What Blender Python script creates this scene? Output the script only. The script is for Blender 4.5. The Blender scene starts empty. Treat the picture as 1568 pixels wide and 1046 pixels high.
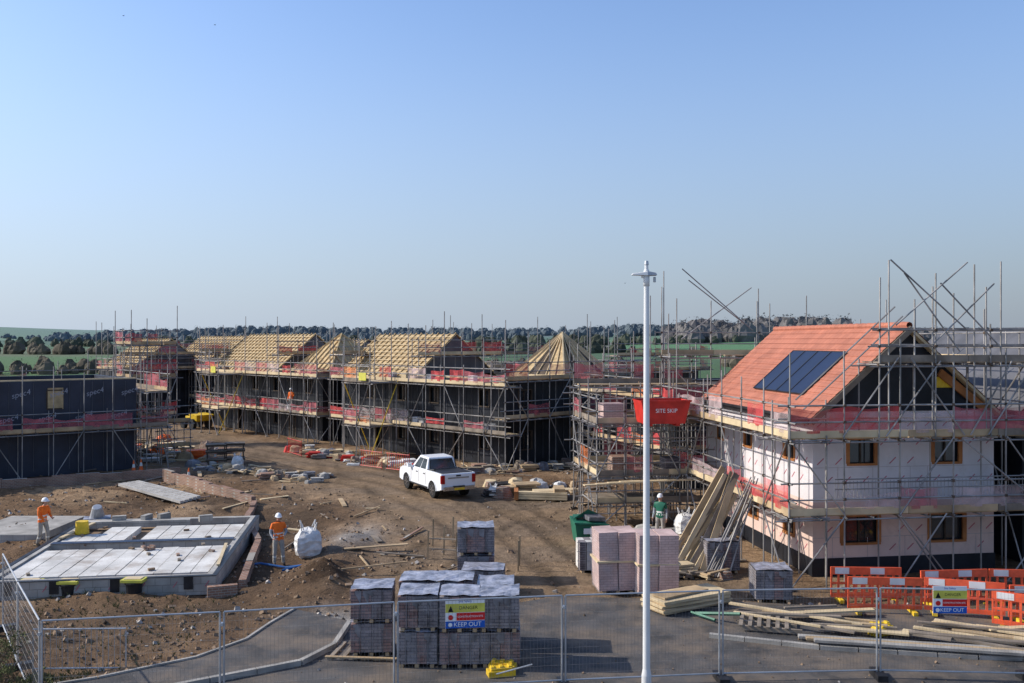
import bpy, math, random, bmesh
import numpy as np
from mathutils import Vector, Matrix, Quaternion
R = random.Random(7)
rad = math.radians
scene = bpy.context.scene
scene.view_settings.view_transform = 'Standard'
scene.view_settings.look = 'None'
scene.view_settings.exposure = 0
COL = scene.collection

# ------------------------------------------------------------ materials
M = {}
def mat(name, col, rough=0.8, metal=0.0, ns=3.0, na=0.25, bump=0.0, bs=20.0, col2=None, detail=6, spec=0.3):
    m = bpy.data.materials.new(name); m.use_nodes = True
    nt = m.node_tree; b = nt.nodes['Principled BSDF']
    b.inputs['Roughness'].default_value = rough
    b.inputs['Metallic'].default_value = metal
    b.inputs['Specular IOR Level'].default_value = spec
    tc = nt.nodes.new('ShaderNodeTexCoord')
    src = tc.outputs['Object']
    n = nt.nodes.new('ShaderNodeTexNoise'); n.inputs['Scale'].default_value = ns; n.inputs['Detail'].default_value = detail
    nt.links.new(src, n.inputs['Vector'])
    r = nt.nodes.new('ShaderNodeValToRGB')
    c2 = col2 if col2 else tuple(min(1, c*(1+na)) for c in col)
    c1 = col if col2 else tuple(c*(1-na) for c in col)
    r.color_ramp.elements[0].color = (*c1, 1); r.color_ramp.elements[1].color = (*c2, 1)
    r.color_ramp.elements[0].position = 0.33; r.color_ramp.elements[1].position = 0.67
    nt.links.new(n.outputs['Fac'], r.inputs['Fac'])
    nt.links.new(r.outputs['Color'], b.inputs['Base Color'])
    if bump > 0:
        n2 = nt.nodes.new('ShaderNodeTexNoise'); n2.inputs['Scale'].default_value = bs; n2.inputs['Detail'].default_value = 8
        nt.links.new(src, n2.inputs['Vector'])
        bp = nt.nodes.new('ShaderNodeBump'); bp.inputs['Strength'].default_value = bump; bp.inputs['Distance'].default_value = 0.03
        nt.links.new(n2.outputs['Fac'], bp.inputs['Height']); nt.links.new(bp.outputs['Normal'], b.inputs['Normal'])
    M[name] = m
    return m
def overlay(m, layers):
    nt = m.node_tree; b = nt.nodes['Principled BSDF']; ramp = [n for n in nt.nodes if n.type=='VALTORGB'][0]
    tc = [n for n in nt.nodes if n.type=='TEX_COORD'][0]
    last = ramp.outputs['Color']
    for sc,p0,p1,col,amt in layers:
        v = nt.nodes.new('ShaderNodeTexNoise'); v.inputs['Scale'].default_value = sc; v.inputs['Detail'].default_value = 8; v.inputs['Roughness'].default_value=0.7
        nt.links.new(tc.outputs['Object'], v.inputs['Vector'])
        r2 = nt.nodes.new('ShaderNodeValToRGB'); r2.color_ramp.elements[0].position=p0; r2.color_ramp.elements[1].position=p1
        r2.color_ramp.elements[0].color=(0,0,0,1); r2.color_ramp.elements[1].color=(amt,amt,amt,1)
        nt.links.new(v.outputs['Fac'], r2.inputs['Fac'])
        mx = nt.nodes.new('ShaderNodeMixRGB'); mx.inputs[2].default_value=(*col,1)
        nt.links.new(r2.outputs['Color'], mx.inputs[0]); nt.links.new(last, mx.inputs[1]); last=mx.outputs[0]
    nt.links.new(last, b.inputs['Base Color'])

mat('steel', (0.27,0.255,0.24), 0.5, 0.3, 1.5, 0.4, spec=0.5)
mat('galv', (0.42,0.43,0.44), 0.45, 0.5, 2.0, 0.2, spec=0.5)
mat('rustybits', (0.10,0.07,0.05), 0.8, 0.2, 6, 0.4)
mat('wood', (0.40,0.29,0.17), 0.8, 0, 1.2, 0.3)
mat('wood_pale', (0.56,0.44,0.27), 0.8, 0, 1.5, 0.2)
mat('wood_grey', (0.22,0.18,0.14), 0.85, 0, 1.5, 0.35)
mat('wood_orange', (0.38,0.15,0.05), 0.7, 0, 1.5, 0.25)
mat('truss', (0.54,0.39,0.20), 0.8, 0, 1.0, 0.25)
mat('osb', (0.44,0.32,0.17), 0.85, 0, 3, 0.25)
mat('membrane', (0.014,0.016,0.022), 0.5, 0, 0.8, 0.5, bump=0.3, bs=3)
mat('membrane_blue', (0.030,0.036,0.054), 0.5, 0, 0.6, 0.3, bump=0.3, bs=2)
mat('membrane_grey', (0.10,0.10,0.11), 0.6, 0, 0.7, 0.3)
mat('dark', (0.008,0.008,0.009), 0.7)
mat('dark_timber', (0.07,0.05,0.035), 0.8, 0, 2, 0.4)
overlay(mat('insul_white', (0.64,0.60,0.61), 0.6, 0, 0.9, 0.07, bump=0.2, bs=2), [(1.6,.55,.75,(.45,.38,.34),.5)])
overlay(mat('insul_pink', (0.66,0.49,0.42), 0.65, 0, 1.2, 0.08, bump=0.2, bs=2), [(1.6,.52,.72,(.42,.30,.24),.6)])
mat('redmark', (0.45,0.10,0.14), 0.7)
mat('seam', (0.40,0.34,0.33), 0.7)
mat('concrete', (0.40,0.38,0.35), 0.9, 0, 3, 0.2, bump=0.4, bs=30)
overlay(mat('concrete_light', (0.58,0.56,0.52), 0.85, 0, 1.3, 0.2, bump=0.25, bs=20), [(0.9,.50,.72,(.26,.20,.15),.8),(6,.58,.7,(.33,.28,.23),.5)])
mat('kerb', (0.32,0.30,0.27), 0.9, 0, 2, 0.25, bump=0.3, bs=30)
mat('black_plastic', (0.02,0.02,0.022), 0.45, 0, 3, 0.4)
mat('yellow', (0.68,0.45,0.03), 0.5, 0, 4, 0.2)
mat('yellow_lime', (0.60,0.56,0.09), 0.6, 0, 4, 0.15)
mat('blue', (0.02,0.09,0.26), 0.5, 0, 4, 0.2)
mat('dpc', (0.02,0.03,0.06), 0.4, 0, 4, 0.3, spec=0.5)
mat('sign_blue', (0.01,0.10,0.45), 0.4, 0, 4, 0.05)
mat('sign_white', (0.8,0.8,0.8), 0.4, 0, 4, 0.03)
mat('sign_red', (0.6,0.02,0.02), 0.4, 0, 4, 0.05)
mat('green_plastic', (0.02,0.13,0.08), 0.5, 0, 3, 0.25)
mat('red_paint', (0.50,0.03,0.02), 0.45, 0, 2, 0.25)
mat('orange', (0.80,0.15,0.03), 0.5, 0, 4, 0.12)
mat('barrier_red', (0.75,0.11,0.045), 0.4, 0, 4, 0.18, spec=0.5)
mat('white_plastic', (0.70,0.70,0.70), 0.45, 0, 2, 0.1)
mat('bag_white', (0.62,0.61,0.59), 0.6, 0, 5, 0.2, bump=0.8, bs=8)
mat('wrap_grey', (0.16,0.155,0.165), 0.35, 0, 3, 0.5, bump=0.5, bs=9, spec=0.6)
mat('wrap_blue', (0.27,0.275,0.32), 0.3, 0, 4, 0.5, bump=0.9, bs=9, spec=0.6)
mat('print_grey', (0.30,0.31,0.36), 0.6, 0, 4, 0.1)
mat('post_white', (0.62,0.62,0.61), 0.5, 0, 1.2, 0.1, spec=0.3)
mat('tyre', (0.015,0.015,0.015), 0.8)
overlay(mat('car_paint', (0.78,0.79,0.80), 0.25, 0, 1, 0.03, spec=0.5), [(2.5,.55,.8,(.45,.40,.34),.35)])
mat('glass', (0.02,0.025,0.03), 0.08, 0, 1, 0.1, spec=0.9)
mat('chrome', (0.45,0.45,0.46), 0.25, 0.9, 2, 0.05)
mat('taillight', (0.35,0.01,0.01), 0.25, 0, 2, 0.1)
mat('skin', (0.50,0.30,0.22), 0.6, 0, 8, 0.08)
mat('trousers', (0.34,0.31,0.27), 0.9, 0, 6, 0.2, bump=0.6, bs=12)
mat('hivis', (0.85,0.17,0.02), 0.7, 0, 6, 0.15, bump=0.6, bs=12)
mat('shirt', (0.30,0.31,0.33), 0.85, 0, 6, 0.15, bump=0.6, bs=12)
mat('reflective', (0.65,0.65,0.6), 0.4, 0, 6, 0.1)
mat('boots', (0.05,0.035,0.025), 0.8)
mat('helmet', (0.8,0.8,0.8), 0.3, 0, 6, 0.03)
mat('panel_blue', (0.010,0.016,0.042), 0.35, 0, 1, 0.15, spec=0.4)
mat('rubble', (0.21,0.145,0.095), 0.95, 0, 0.7, 0.5)
mat('rubble_grey', (0.36,0.33,0.30), 0.95, 0, 0.9, 0.3)
mat('treedark', (0.070,0.078,0.055), 0.95, 0, 0.05, 0.35)
mat('treebrown', (0.100,0.086,0.062), 0.95, 0, 0.05, 0.35)
mat('treehazy', (0.105,0.130,0.145), 0.95, 0, 0.02, 0.15)  # far trees: bluish air haze baked into the base colour
mat('treehazy_brown', (0.150,0.140,0.135), 0.95, 0, 0.03, 0.2)  # far brown woods, paled by haze baked into the base colour
mat('twig', (0.14,0.11,0.07), 0.9)
mat('weed', (0.10,0.11,0.04), 0.9, 0, 4, 0.4)
overlay(mat('asphalt', (0.072,0.068,0.066), 0.85, 0, 1.1, 0.35, bump=0.5, bs=60), ((0.5,.46,.64,(0.19,0.145,0.105),.85),(3.0,.52,.66,(0.15,0.12,0.10),.5),(14.0,.58,.70,(0.20,0.18,0.15),.6)))

def mat_brick(name, c1, c2, mortar, sx=0.225, sy=0.075, axis='auto', bump=0.4, ms=0.01, nlo=.7, nhi=1.3, nsc=1.2):
    m = bpy.data.materials.new(name); m.use_nodes=True; nt=m.node_tree; b=nt.nodes['Principled BSDF']
    b.inputs['Roughness'].default_value=0.85
    tc=nt.nodes.new('ShaderNodeTexCoord'); sp=nt.nodes.new('ShaderNodeSeparateXYZ'); nt.links.new(tc.outputs['Object'],sp.inputs[0])
    cb=nt.nodes.new('ShaderNodeCombineXYZ')
    if axis=='auto':
        ad=nt.nodes.new('ShaderNodeMath'); ad.operation='ADD'; nt.links.new(sp.outputs[0],ad.inputs[0]); nt.links.new(sp.outputs[1],ad.inputs[1])
        nt.links.new(ad.outputs[0],cb.inputs[0]); nt.links.new(sp.outputs[2],cb.inputs[1])
    else:
        nt.links.new(sp.outputs[0],cb.inputs[0]); nt.links.new(sp.outputs[1],cb.inputs[1])
    br=nt.nodes.new('ShaderNodeTexBrick'); nt.links.new(cb.outputs[0],br.inputs['Vector'])
    br.inputs['Color1'].default_value=(*c1,1); br.inputs['Color2'].default_value=(*c2,1); br.inputs['Mortar'].default_value=(*mortar,1)
    br.inputs['Scale'].default_value=1; br.inputs['Brick Width'].default_value=sx; br.inputs['Row Height'].default_value=sy; br.inputs['Mortar Size'].default_value=ms
    n=nt.nodes.new('ShaderNodeTexNoise'); n.inputs['Scale'].default_value=nsc; n.inputs['Detail'].default_value=6; nt.links.new(tc.outputs['Object'],n.inputs['Vector'])
    mp=nt.nodes.new('ShaderNodeMapRange'); mp.inputs[1].default_value=.3; mp.inputs[2].default_value=.7; mp.inputs[3].default_value=nlo; mp.inputs[4].default_value=nhi; nt.links.new(n.outputs['Fac'],mp.inputs[0])
    mx=nt.nodes.new('ShaderNodeVectorMath'); mx.operation='MULTIPLY'; nt.links.new(br.outputs['Color'],mx.inputs[0]); nt.links.new(mp.outputs[0],mx.inputs[1])
    nt.links.new(mx.outputs[0],b.inputs['Base Color'])
    bp=nt.nodes.new('ShaderNodeBump'); bp.inputs['Strength'].default_value=bump; bp.inputs['Distance'].default_value=0.01; bp.invert=True
    nt.links.new(br.outputs['Fac'],bp.inputs['Height']); nt.links.new(bp.outputs['Normal'],b.inputs['Normal'])
    M[name]=m
mat_brick('brick_red',(0.26,0.14,0.09),(0.20,0.11,0.075),(0.30,0.27,0.23))
mat_brick('blockwork',(0.37,0.35,0.315),(0.30,0.285,0.26),(0.22,0.21,0.19),sx=.44,sy=.225)
mat_brick('tiles',(0.42,0.15,0.09),(0.36,0.125,0.075),(0.27,0.09,0.055),sx=0.30,sy=0.28,axis='xy',bump=0.5,ms=0.008,nlo=.82,nhi=1.12)
mat_brick('brick_pack',(0.22,0.19,0.19),(0.15,0.13,0.132),(0.045,0.04,0.042),sx=.225,sy=.075,ms=0.008,nsc=2.5)
mat_brick('brick_pack_red',(0.30,0.17,0.14),(0.20,0.115,0.10),(0.05,0.04,0.04),sx=.225,sy=.075,ms=0.008,nsc=2.5)
mat_brick('brick_pink',(0.54,0.39,0.355),(0.47,0.33,0.30),(0.32,0.22,0.20),sx=.225,sy=.075,ms=0.007)

def mat_net(name, col, fac, var=.22, ns=1.3, rough=.7):
    m=bpy.data.materials.new(name); m.use_nodes=True; nt=m.node_tree; b=nt.nodes['Principled BSDF']; out=nt.nodes['Material Output']
    b.inputs['Base Color'].default_value=(*col,1); b.inputs['Roughness'].default_value=rough
    t=nt.nodes.new('ShaderNodeBsdfTransparent'); mx=nt.nodes.new('ShaderNodeMixShader')
    tc=nt.nodes.new('ShaderNodeTexCoord'); n=nt.nodes.new('ShaderNodeTexNoise'); n.inputs['Scale'].default_value=ns; n.inputs['Detail'].default_value=6
    nt.links.new(tc.outputs['Object'],n.inputs['Vector'])
    mp=nt.nodes.new('ShaderNodeMapRange'); mp.inputs[1].default_value=0.35; mp.inputs[2].default_value=0.65; mp.inputs[3].default_value=max(0,fac-var); mp.inputs[4].default_value=fac+var
    nt.links.new(n.outputs['Fac'],mp.inputs[0]); nt.links.new(mp.outputs[0],mx.inputs[0])
    nt.links.new(t.outputs[0],mx.inputs[1]); nt.links.new(b.outputs[0],mx.inputs[2]); nt.links.new(mx.outputs[0],out.inputs['Surface'])
    M[name]=m
mat_net('net_pink',(0.50,0.12,0.14),0.48,.26)
mat_net('net_red',(0.58,0.06,0.06),0.55,.26)
mat_net('net_white',(0.60,0.45,0.44),0.42,.25)
mat_net('net_orange',(0.70,0.2,0.06),0.5)
mat_net('wrap_clear',(0.52,0.52,0.56),0.12,.12,3.5,.25)

# ------------------------------------------------------------ mesh builder
class MB:
    def __init__(s): s.v=[]; s.f=[]; s.m=[]; s.names=[]
    def mi(s,k):
        if k not in s.names: s.names.append(k)
        return s.names.index(k)
    def face(s,pts,k):
        b=len(s.v); s.v.extend([tuple(p) for p in pts]); s.f.append(tuple(range(b,b+len(pts)))); s.m.append(s.mi(k))
    def _hex(s,P,k):
        b=len(s.v); s.v.extend([tuple(p) for p in P]); q=s.mi(k)
        for f in ((0,3,2,1),(4,5,6,7),(0,1,5,4),(1,2,6,5),(2,3,7,6),(3,0,4,7)):
            s.f.append(tuple(b+i for i in f)); s.m.append(q)
    def box(s,c,d,k,rz=0,rx=0,ry=0):
        h=[x/2 for x in d]
        P=[Vector((sx*h[0],sy*h[1],sz*h[2])) for sz in(-1,1) for sx,sy in((-1,-1),(1,-1),(1,1),(-1,1))]
        if rz or rx or ry:
            mt=Matrix.Rotation(rz,3,'Z')@Matrix.Rotation(ry,3,'Y')@Matrix.Rotation(rx,3,'X'); P=[mt@p for p in P]
        c=Vector(c); s._hex([p+c for p in P],k)
    def bx(s,a,b,k):
        s.box([(a[i]+b[i])/2 for i in range(3)],[abs(b[i]-a[i]) for i in range(3)],k)
    def beam(s,a,b,w,h,k,up=(0,0,1)):
        a=Vector(a);b=Vector(b);d=(b-a)
        if d.length<1e-5: return
        d.normalize(); u=Vector(up)
        if abs(d.dot(u))>.98: u=Vector((1,0,0))
        x=d.cross(u).normalized(); y=x.cross(d).normalized()
        P=[p+x*(sx*w/2)+y*(sy*h/2) for p in(a,b) for sx,sy in((-1,-1),(1,-1),(1,1),(-1,1))]
        s._hex(P,k)
    def tube(s,a,b,r,k,n=5,r2=None,cap=False):
        a=Vector(a);b=Vector(b);d=b-a
        if d.length<1e-5: return
        d.normalize(); u=Vector((0,0,1))
        if abs(d.z)>.95: u=Vector((1,0,0))
        x=d.cross(u).normalized(); y=x.cross(d)
        if r2 is None: r2=r
        i0=len(s.v)
        for p,rr in((a,r),(b,r2)):
            for i in range(n):
                t=2*math.pi*i/n; s.v.append(tuple(p+x*(rr*math.cos(t))+y*(rr*math.sin(t))))
        q=s.mi(k)
        for i in range(n):
            j=(i+1)%n; s.f.append((i0+i,i0+j,i0+n+j,i0+n+i)); s.m.append(q)
        if cap:
            s.f.append(tuple(i0+i for i in reversed(range(n)))); s.m.append(q); s.f.append(tuple(i0+n+i for i in range(n))); s.m.append(q)
    def build(s,name,parent=None,loc=(0,0,0),rz=0,smooth=False,bevel=0):
        me=bpy.data.meshes.new(name); me.from_pydata(s.v,[],s.f)
        for k in s.names: me.materials.append(M[k])
        me.polygons.foreach_set('material_index',s.m)
        if smooth: me.polygons.foreach_set('use_smooth',[True]*len(s.f))
        me.update(); o=bpy.data.objects.new(name,me); COL.objects.link(o)
        o.location=loc; o.rotation_euler=(0,0,rz)
        if parent: o.parent=parent
        if bevel:
            bm=o.modifiers.new('bevel','BEVEL'); bm.width=bevel; bm.segments=2; bm.limit_method='ANGLE'
        return o
def empty(name,loc=(0,0,0),rz=0):
    e=bpy.data.objects.new(name,None); e.empty_display_size=.5; COL.objects.link(e); e.location=loc; e.rotation_euler=(0,0,rz); return e
def text(name,body,size,k,parent,loc,rot=(math.pi/2,0,0),ext=0.002,shear=0):
    c=bpy.data.curves.new(name,'FONT'); c.body=body; c.size=size; c.extrude=ext; c.align_x='CENTER'; c.align_y='CENTER'; c.shear=shear
    c.materials.append(M[k]); o=bpy.data.objects.new(name,c); COL.objects.link(o); o.parent=parent; o.location=loc; o.rotation_euler=rot; return o

# ------------------------------------------------------------ noise
_rs=np.random.RandomState(3); _tab=_rs.rand(256,256)
def vn(x,y):
    xi=np.floor(x).astype(int); yi=np.floor(y).astype(int); fx=x-xi; fy=y-yi
    fx=fx*fx*(3-2*fx); fy=fy*fy*(3-2*fy)
    a=_tab[xi%256,yi%256];b=_tab[(xi+1)%256,yi%256];c=_tab[xi%256,(yi+1)%256];d=_tab[(xi+1)%256,(yi+1)%256]
    return (a*(1-fx)+b*fx)*(1-fy)+(c*(1-fx)+d*fx)*fy
def fbm(x,y,o=4):
    s=0;a=.5;t=0
    for i in range(o): s=s+a*vn(x*2**i+17*i,y*2**i+31*i); t+=a; a*=.5
    return s/t
def sstep(a,b,x):
    t=np.clip((x-a)/(b-a),0,1); return t*t*(3-2*t)
def dpoly(x,y,P):
    best=np.full(x.shape,1e9)
    for (x0,y0),(x1,y1) in zip(P[:-1],P[1:]):
        dx,dy=x1-x0,y1-y0; t=np.clip(((x-x0)*dx+(y-y0)*dy)/(dx*dx+dy*dy),0,1)
        best=np.minimum(best,np.hypot(x-x0-t*dx,y-y0-t*dy))
    return best
def inpoly(x,y,P):
    c=np.zeros(x.shape,bool); n=len(P)
    for i in range(n):
        x0,y0=P[i]; x1,y1=P[(i+1)%n]
        if y0==y1: continue
        k=((y0>y)!=(y1>y))&(x<(x1-x0)*(y-y0)/(y1-y0)+x0); c^=k
    return c

HAUL=[(3.0,25),(2.0,29),(0.0,37),(-2.0,42),(-5.5,48),(-10.5,53.5),(-17,59.5),(-25,69),(-34,80),(-50,95)]
TURN=[(-3.0,27.5),(-2.6,33),(-.5,38.5),(3.0,42.5),(6,45)]
ROAD=[(-4.3,24.2),(-1.5,25.3),(1.3,26.9),(5.5,26.6),(9.0,25.9),(14,25.7),(24,25.2),(24,12),(-12,12),(-9.6,18.2),(-6.65,20.1),(-4.9,21.2),(-4.35,22.4)]
PATH=[(-6.0,25.3),(-6.35,24.0),(-6.6,22.7),(-7.4,21.4),(-9.1,20.1),(-12,18.6),(-12,16.4),(-9.6,18.2),(-6.65,20.1),(-4.9,21.2),(-4.35,22.4),(-4.3,24.2)]
def height(x,y):
    t=np.clip((y-180)/1320,0,1)
    hill=t**1.3*(13+6*vn(x/330+3,y/900)+2*vn(x/120,y/300))
    dip=np.exp(-((x+620)/150)**2)*sstep(600,1300,y); hill=hill*(1-.45*dip)
    hill+=17*np.exp(-((x+900)/230)**2)*sstep(500,1300,y)
    hill+=5*np.exp(-((x+330)/170)**2)*sstep(700,1400,y)
    hill+=6*np.exp(-((x-200)/110)**2)*sstep(450,700,y)
    rough=(fbm(x*.9,y*.9,5)-.5)*.42+(fbm(x*.25,y*.25,3)-.5)*.35
    dh=dpoly(x,y,HAUL); w=np.where(y<36,5.2,3.6)
    rd=1-sstep(0,2.2,dh-w)
    rough=rough*(1-.8*rd)
    dt=dpoly(x,y,TURN)
    ruts=-.05*(np.exp(-((dh-.85)/.18)**2)+np.exp(-((dh-2.3)/.25)**2)+.7*np.exp(-((dt-.9)/.16)**2))*rd*(y>20)
    z=rough*(1-sstep(90,140,y))+ruts
    z=z*(1-.75*np.clip((y-60)/30,0,1))
    z+=.50*np.exp(-(((x+6.1)/.8)**2+((y-28.8)/1.4)**2))*(0.4+1.2*fbm(x*2,y*2,4))
    z+=.35*np.exp(-(((x+6.2)/.9)**2+((y-33.5)/1.8)**2))
    z+=.30*np.exp(-(((x+13)/3)**2+((y-41)/2)**2))
    z+=.30*np.exp(-(((x+18)/4)**2+((y-43)/1.5)**2))
    fz=(1-sstep(0,3,np.abs(y-45)-1.5))*(x<-12.5)*(x>-30); z+=fz*.05*np.sin((y*.95+x*.2)*2*math.pi/.55)
    pave=inpoly(x,y,ROAD)|inpoly(x,y,PATH)
    hx=(x-9.63)*.990+(y-29.25)*.138; hy=-(x-9.63)*.138+(y-29.25)*.99
    pad=(hx>-2.5)&(hx<14)&(hy>-2)&(hy<14)
    z=np.where(pad,z*.15-.02,z)
    sl=(x>-16)&(x<-9)&(y>27)&(y<37); z=np.where(sl,-.12+z*.3,z)
    z=z+hill
    return np.where(pave,-.06,z), rd, pave, dh, dt
def axis(segs):
    out=[]
    for a,b,s in segs: out+=list(np.arange(a,b,s))
    return out
ys=axis([(8,17,.6),(17,48,.14),(48,70,.3),(70,120,.8),(120,200,5),(200,800,20),(800,1800,40),(1800,6001,300)])
xs=axis([(-3000,-600,120),(-600,-120,25),(-120,-40,4),(-40,-22,.4),(-22,18,.14),(18,40,.6),(40,120,5),(120,600,25),(600,3001,120)])
X,Y=np.meshgrid(np.array(xs),np.array(ys)); Z,RD,PV,DH,DT=height(X,Y)
ny,nx=X.shape
vv=np.stack([X,Y,Z],-1).reshape(-1,3)
idx=np.arange(ny*nx).reshape(ny,nx)
ff=np.stack([idx[:-1,:-1],idx[:-1,1:],idx[1:,1:],idx[1:,:-1]],-1).reshape(-1,4)
me=bpy.data.meshes.new('ground'); me.vertices.add(len(vv)); me.vertices.foreach_set('co',vv.ravel())
me.loops.add(ff.size); me.loops.foreach_set('vertex_index',ff.ravel()); me.polygons.add(len(ff)); me.polygons.foreach_set('loop_start',np.arange(0,ff.size,4)); me.polygons.foreach_set('loop_total',np.full(len(ff),4))
me.update(calc_edges=True); me.validate()
mud=np.array([.160,.100,.058]); dry=np.array([.290,.195,.118]); road=np.array([.245,.168,.103])
n1=fbm(X*.35,Y*.35,5); k=sstep(.42,.66,n1)[...,None]
C=mud*(1-k)+dry*k
n2=sstep(.45,.6,fbm(X*.12+9,Y*.5,4))[...,None]
rc=road*(1-.35*n2)+np.array([.17,.135,.105])*.35*n2
track=(np.exp(-((DH-.85)/.3)**2)+np.exp(-((DH-2.3)/.4)**2)+np.exp(-((DT-.9)/.28)**2))[...,None]
rc=rc*(1-.45*np.clip(track,0,1)*(.25+.75*vn(X*.4,Y*.4)[...,None]))
st=sstep(.5,.62,fbm((X+Y*.25)*1.4,Y*.12,3))[...,None]; rc=rc*(1-.25*st)
C=C*(1-RD[...,None])+rc*RD[...,None]
def patch(cx,cy,rx,ry,col,amt):
    global C
    n=fbm(X*1.3+cx,Y*1.3+cy,4)
    g=np.clip(amt*1.5*np.exp(-(((X-cx)/rx)**2+((Y-cy)/ry)**2))*(.3+1.4*n),0,1)[...,None]
    C=C*(1-g)+np.array(col)*g
patch(-6.0,35.0,.9,2.2,[.29,.26,.23],.8); patch(-4.9,25.0,1.0,.9,[.32,.30,.27],.6)
patch(-6.0,29,1.2,2.0,[.080,.050,.030],.9); patch(-8.3,30,.9,4,[.09,.058,.036],.8); patch(-9.5,38,1.6,3.5,[.09,.060,.038],.8)
patch(-14,42,5,1.2,[.09,.060,.038],.7); patch(-9,25.5,3,.8,[.10,.068,.043],.6); patch(-14,51.5,5,1.3,[.10,.07,.045],.7)
patch(-12,23.5,3.5,1.5,[.12,.08,.05],.6); patch(2.5,44,3,1.5,[.10,.075,.05],.6); patch(5,31,2,5,[.12,.09,.06],.6)
ci=np.floor((X+.4*Y+60*vn(X/200,Y/200))/260).astype(int); cj=np.floor((Y+.15*X)/170).astype(int)
rv=_tab[(ci*7+cj*13)%256,(cj*5+ci*3)%256][...,None]
F=np.where(rv<.45,np.array([.085,.150,.045]),np.where(rv<.65,np.array([.12,.14,.06]),np.where(rv<.80,np.array([.14,.12,.08]),np.array([.065,.115,.04]))))
F=np.where(((X<-560)&(Y>600))[...,None],np.array([.115,.19,.07]),F)
F=np.where(((X>60)&(X<420)&(Y<620)&(Y>330))[...,None],np.array([.080,.185,.05]),F)
F=np.where(((X>-560)&(Y>1150))[...,None],np.array([.07,.085,.055]),F)
hz=(1-np.exp(-Y/2600))[...,None]; F=F*(1-hz)+np.array([.22,.29,.35])*hz  # distance haze painted into the terrain vertex colours, stronger further out
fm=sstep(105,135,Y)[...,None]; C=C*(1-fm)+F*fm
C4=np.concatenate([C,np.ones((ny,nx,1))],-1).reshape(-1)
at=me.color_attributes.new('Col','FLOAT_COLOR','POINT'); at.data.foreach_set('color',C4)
m=bpy.data.materials.new('ground_soil'); m.use_nodes=True; nt=m.node_tree; b=nt.nodes['Principled BSDF']; b.inputs['Roughness'].default_value=.95; b.inputs['Specular IOR Level'].default_value=.1
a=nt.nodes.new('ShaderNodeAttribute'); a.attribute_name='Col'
tc=nt.nodes.new('ShaderNodeTexCoord'); n=nt.nodes.new('ShaderNodeTexNoise'); n.inputs['Scale'].default_value=2.2; n.inputs['Detail'].default_value=10; n.inputs['Roughness'].default_value=.75
nt.links.new(tc.outputs['Object'],n.inputs['Vector'])
mp=nt.nodes.new('ShaderNodeMapRange'); mp.inputs[1].default_value=.3; mp.inputs[2].default_value=.7; mp.inputs[3].default_value=.55; mp.inputs[4].default_value=1.40; nt.links.new(n.outputs['Fac'],mp.inputs[0])
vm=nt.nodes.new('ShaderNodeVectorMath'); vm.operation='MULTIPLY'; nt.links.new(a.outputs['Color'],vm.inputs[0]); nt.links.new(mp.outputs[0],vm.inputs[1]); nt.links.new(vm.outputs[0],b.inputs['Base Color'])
n3=nt.nodes.new('ShaderNodeTexNoise'); n3.inputs['Scale'].default_value=7; n3.inputs['Detail'].default_value=10; n3.inputs['Roughness'].default_value=.7; nt.links.new(tc.outputs['Object'],n3.inputs['Vector'])
bp=nt.nodes.new('ShaderNodeBump'); bp.inputs['Strength'].default_value=.85; bp.inputs['Distance'].default_value=.12; nt.links.new(n3.outputs['Fac'],bp.inputs['Height']); nt.links.new(bp.outputs['Normal'],b.inputs['Normal'])
me.materials.append(m); me.polygons.foreach_set('use_smooth',[True]*len(me.polygons))
go=bpy.data.objects.new('ground',me); COL.objects.link(go)
def gh(x,y): return float(height(np.array([[x]],float),np.array([[y]],float))[0][0,0])

# ------------------------------------------------------------ road & path
def sheet(name,P,z,k):
    mb=MB(); mb.face([(x,y,z) for x,y in P],k); return mb.build(name)
sheet('asphalt_road',ROAD[::-1],0.0,'asphalt')
sheet('asphalt_footpath',PATH[::-1],0.10,'asphalt')
def kerb(name,P,z0,z1,w=.12):
    mb=MB()
    for (a,b2) in zip(P[:-1],P[1:]):
        a=Vector((*a,0)); c=Vector((*b2,0)); L=(c-a).length; n=max(1,round(L/.9))
        for i in range(n):
            p=a.lerp(c,i/n+.004); q=a.lerp(c,(i+1)/n-.004)
            mb.beam((p.x,p.y,(z0+z1)/2),(q.x,q.y,(z0+z1)/2),w,z1-z0,'kerb')
    return mb.build(name)
kerb('kerb',[(-12,16.4),(-9.6,18.2),(-6.65,20.1),(-4.9,21.2),(-4.35,22.4),(-4.3,24.2),(-1.5,25.3)],-.1,.125)
kerb('kerb',[(-12,18.6),(-9.1,20.1),(-7.4,21.4),(-6.6,22.7),(-6.35,24.0),(-6.0,25.3)],-.1,.14,.07)
kerb('kerb',[(5.0,23.2),(7.5,22.3),(11,21.6),(15,21.3)],-.05,.1,.14)

# ------------------------------------------------------------ rubble
mb=MB()
for i in range(11000):
    y=17.5+ (R.random()**1.3)*34; x=R.uniform(-.62*y,.62*y)
    if x>6 and y>27: continue
    s=R.choice([.015,.02,.03,.03,.04,.05,.07])*R.uniform(.7,1.5)
    pv=bool(inpoly(np.array([x]),np.array([y]),ROAD)[0]) or bool(inpoly(np.array([x]),np.array([y]),PATH)[0])
    if pv and R.random()<.86: continue
    dd=float(dpoly(np.array([x]),np.array([y]),HAUL)[0])
    if dd<3.6 and R.random()<.8: continue
    z=.004 if pv else (gh(x,y))
    if pv: s*=.6
    k='rubble_grey' if R.random()<.12 else 'rubble'
    mb.box((x,y,z+s*.15),(s*R.uniform(1,2),s*R.uniform(.8,1.4),s),k,R.random()*3,R.random(),R.random())
mb.build('ground_rubble')

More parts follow.
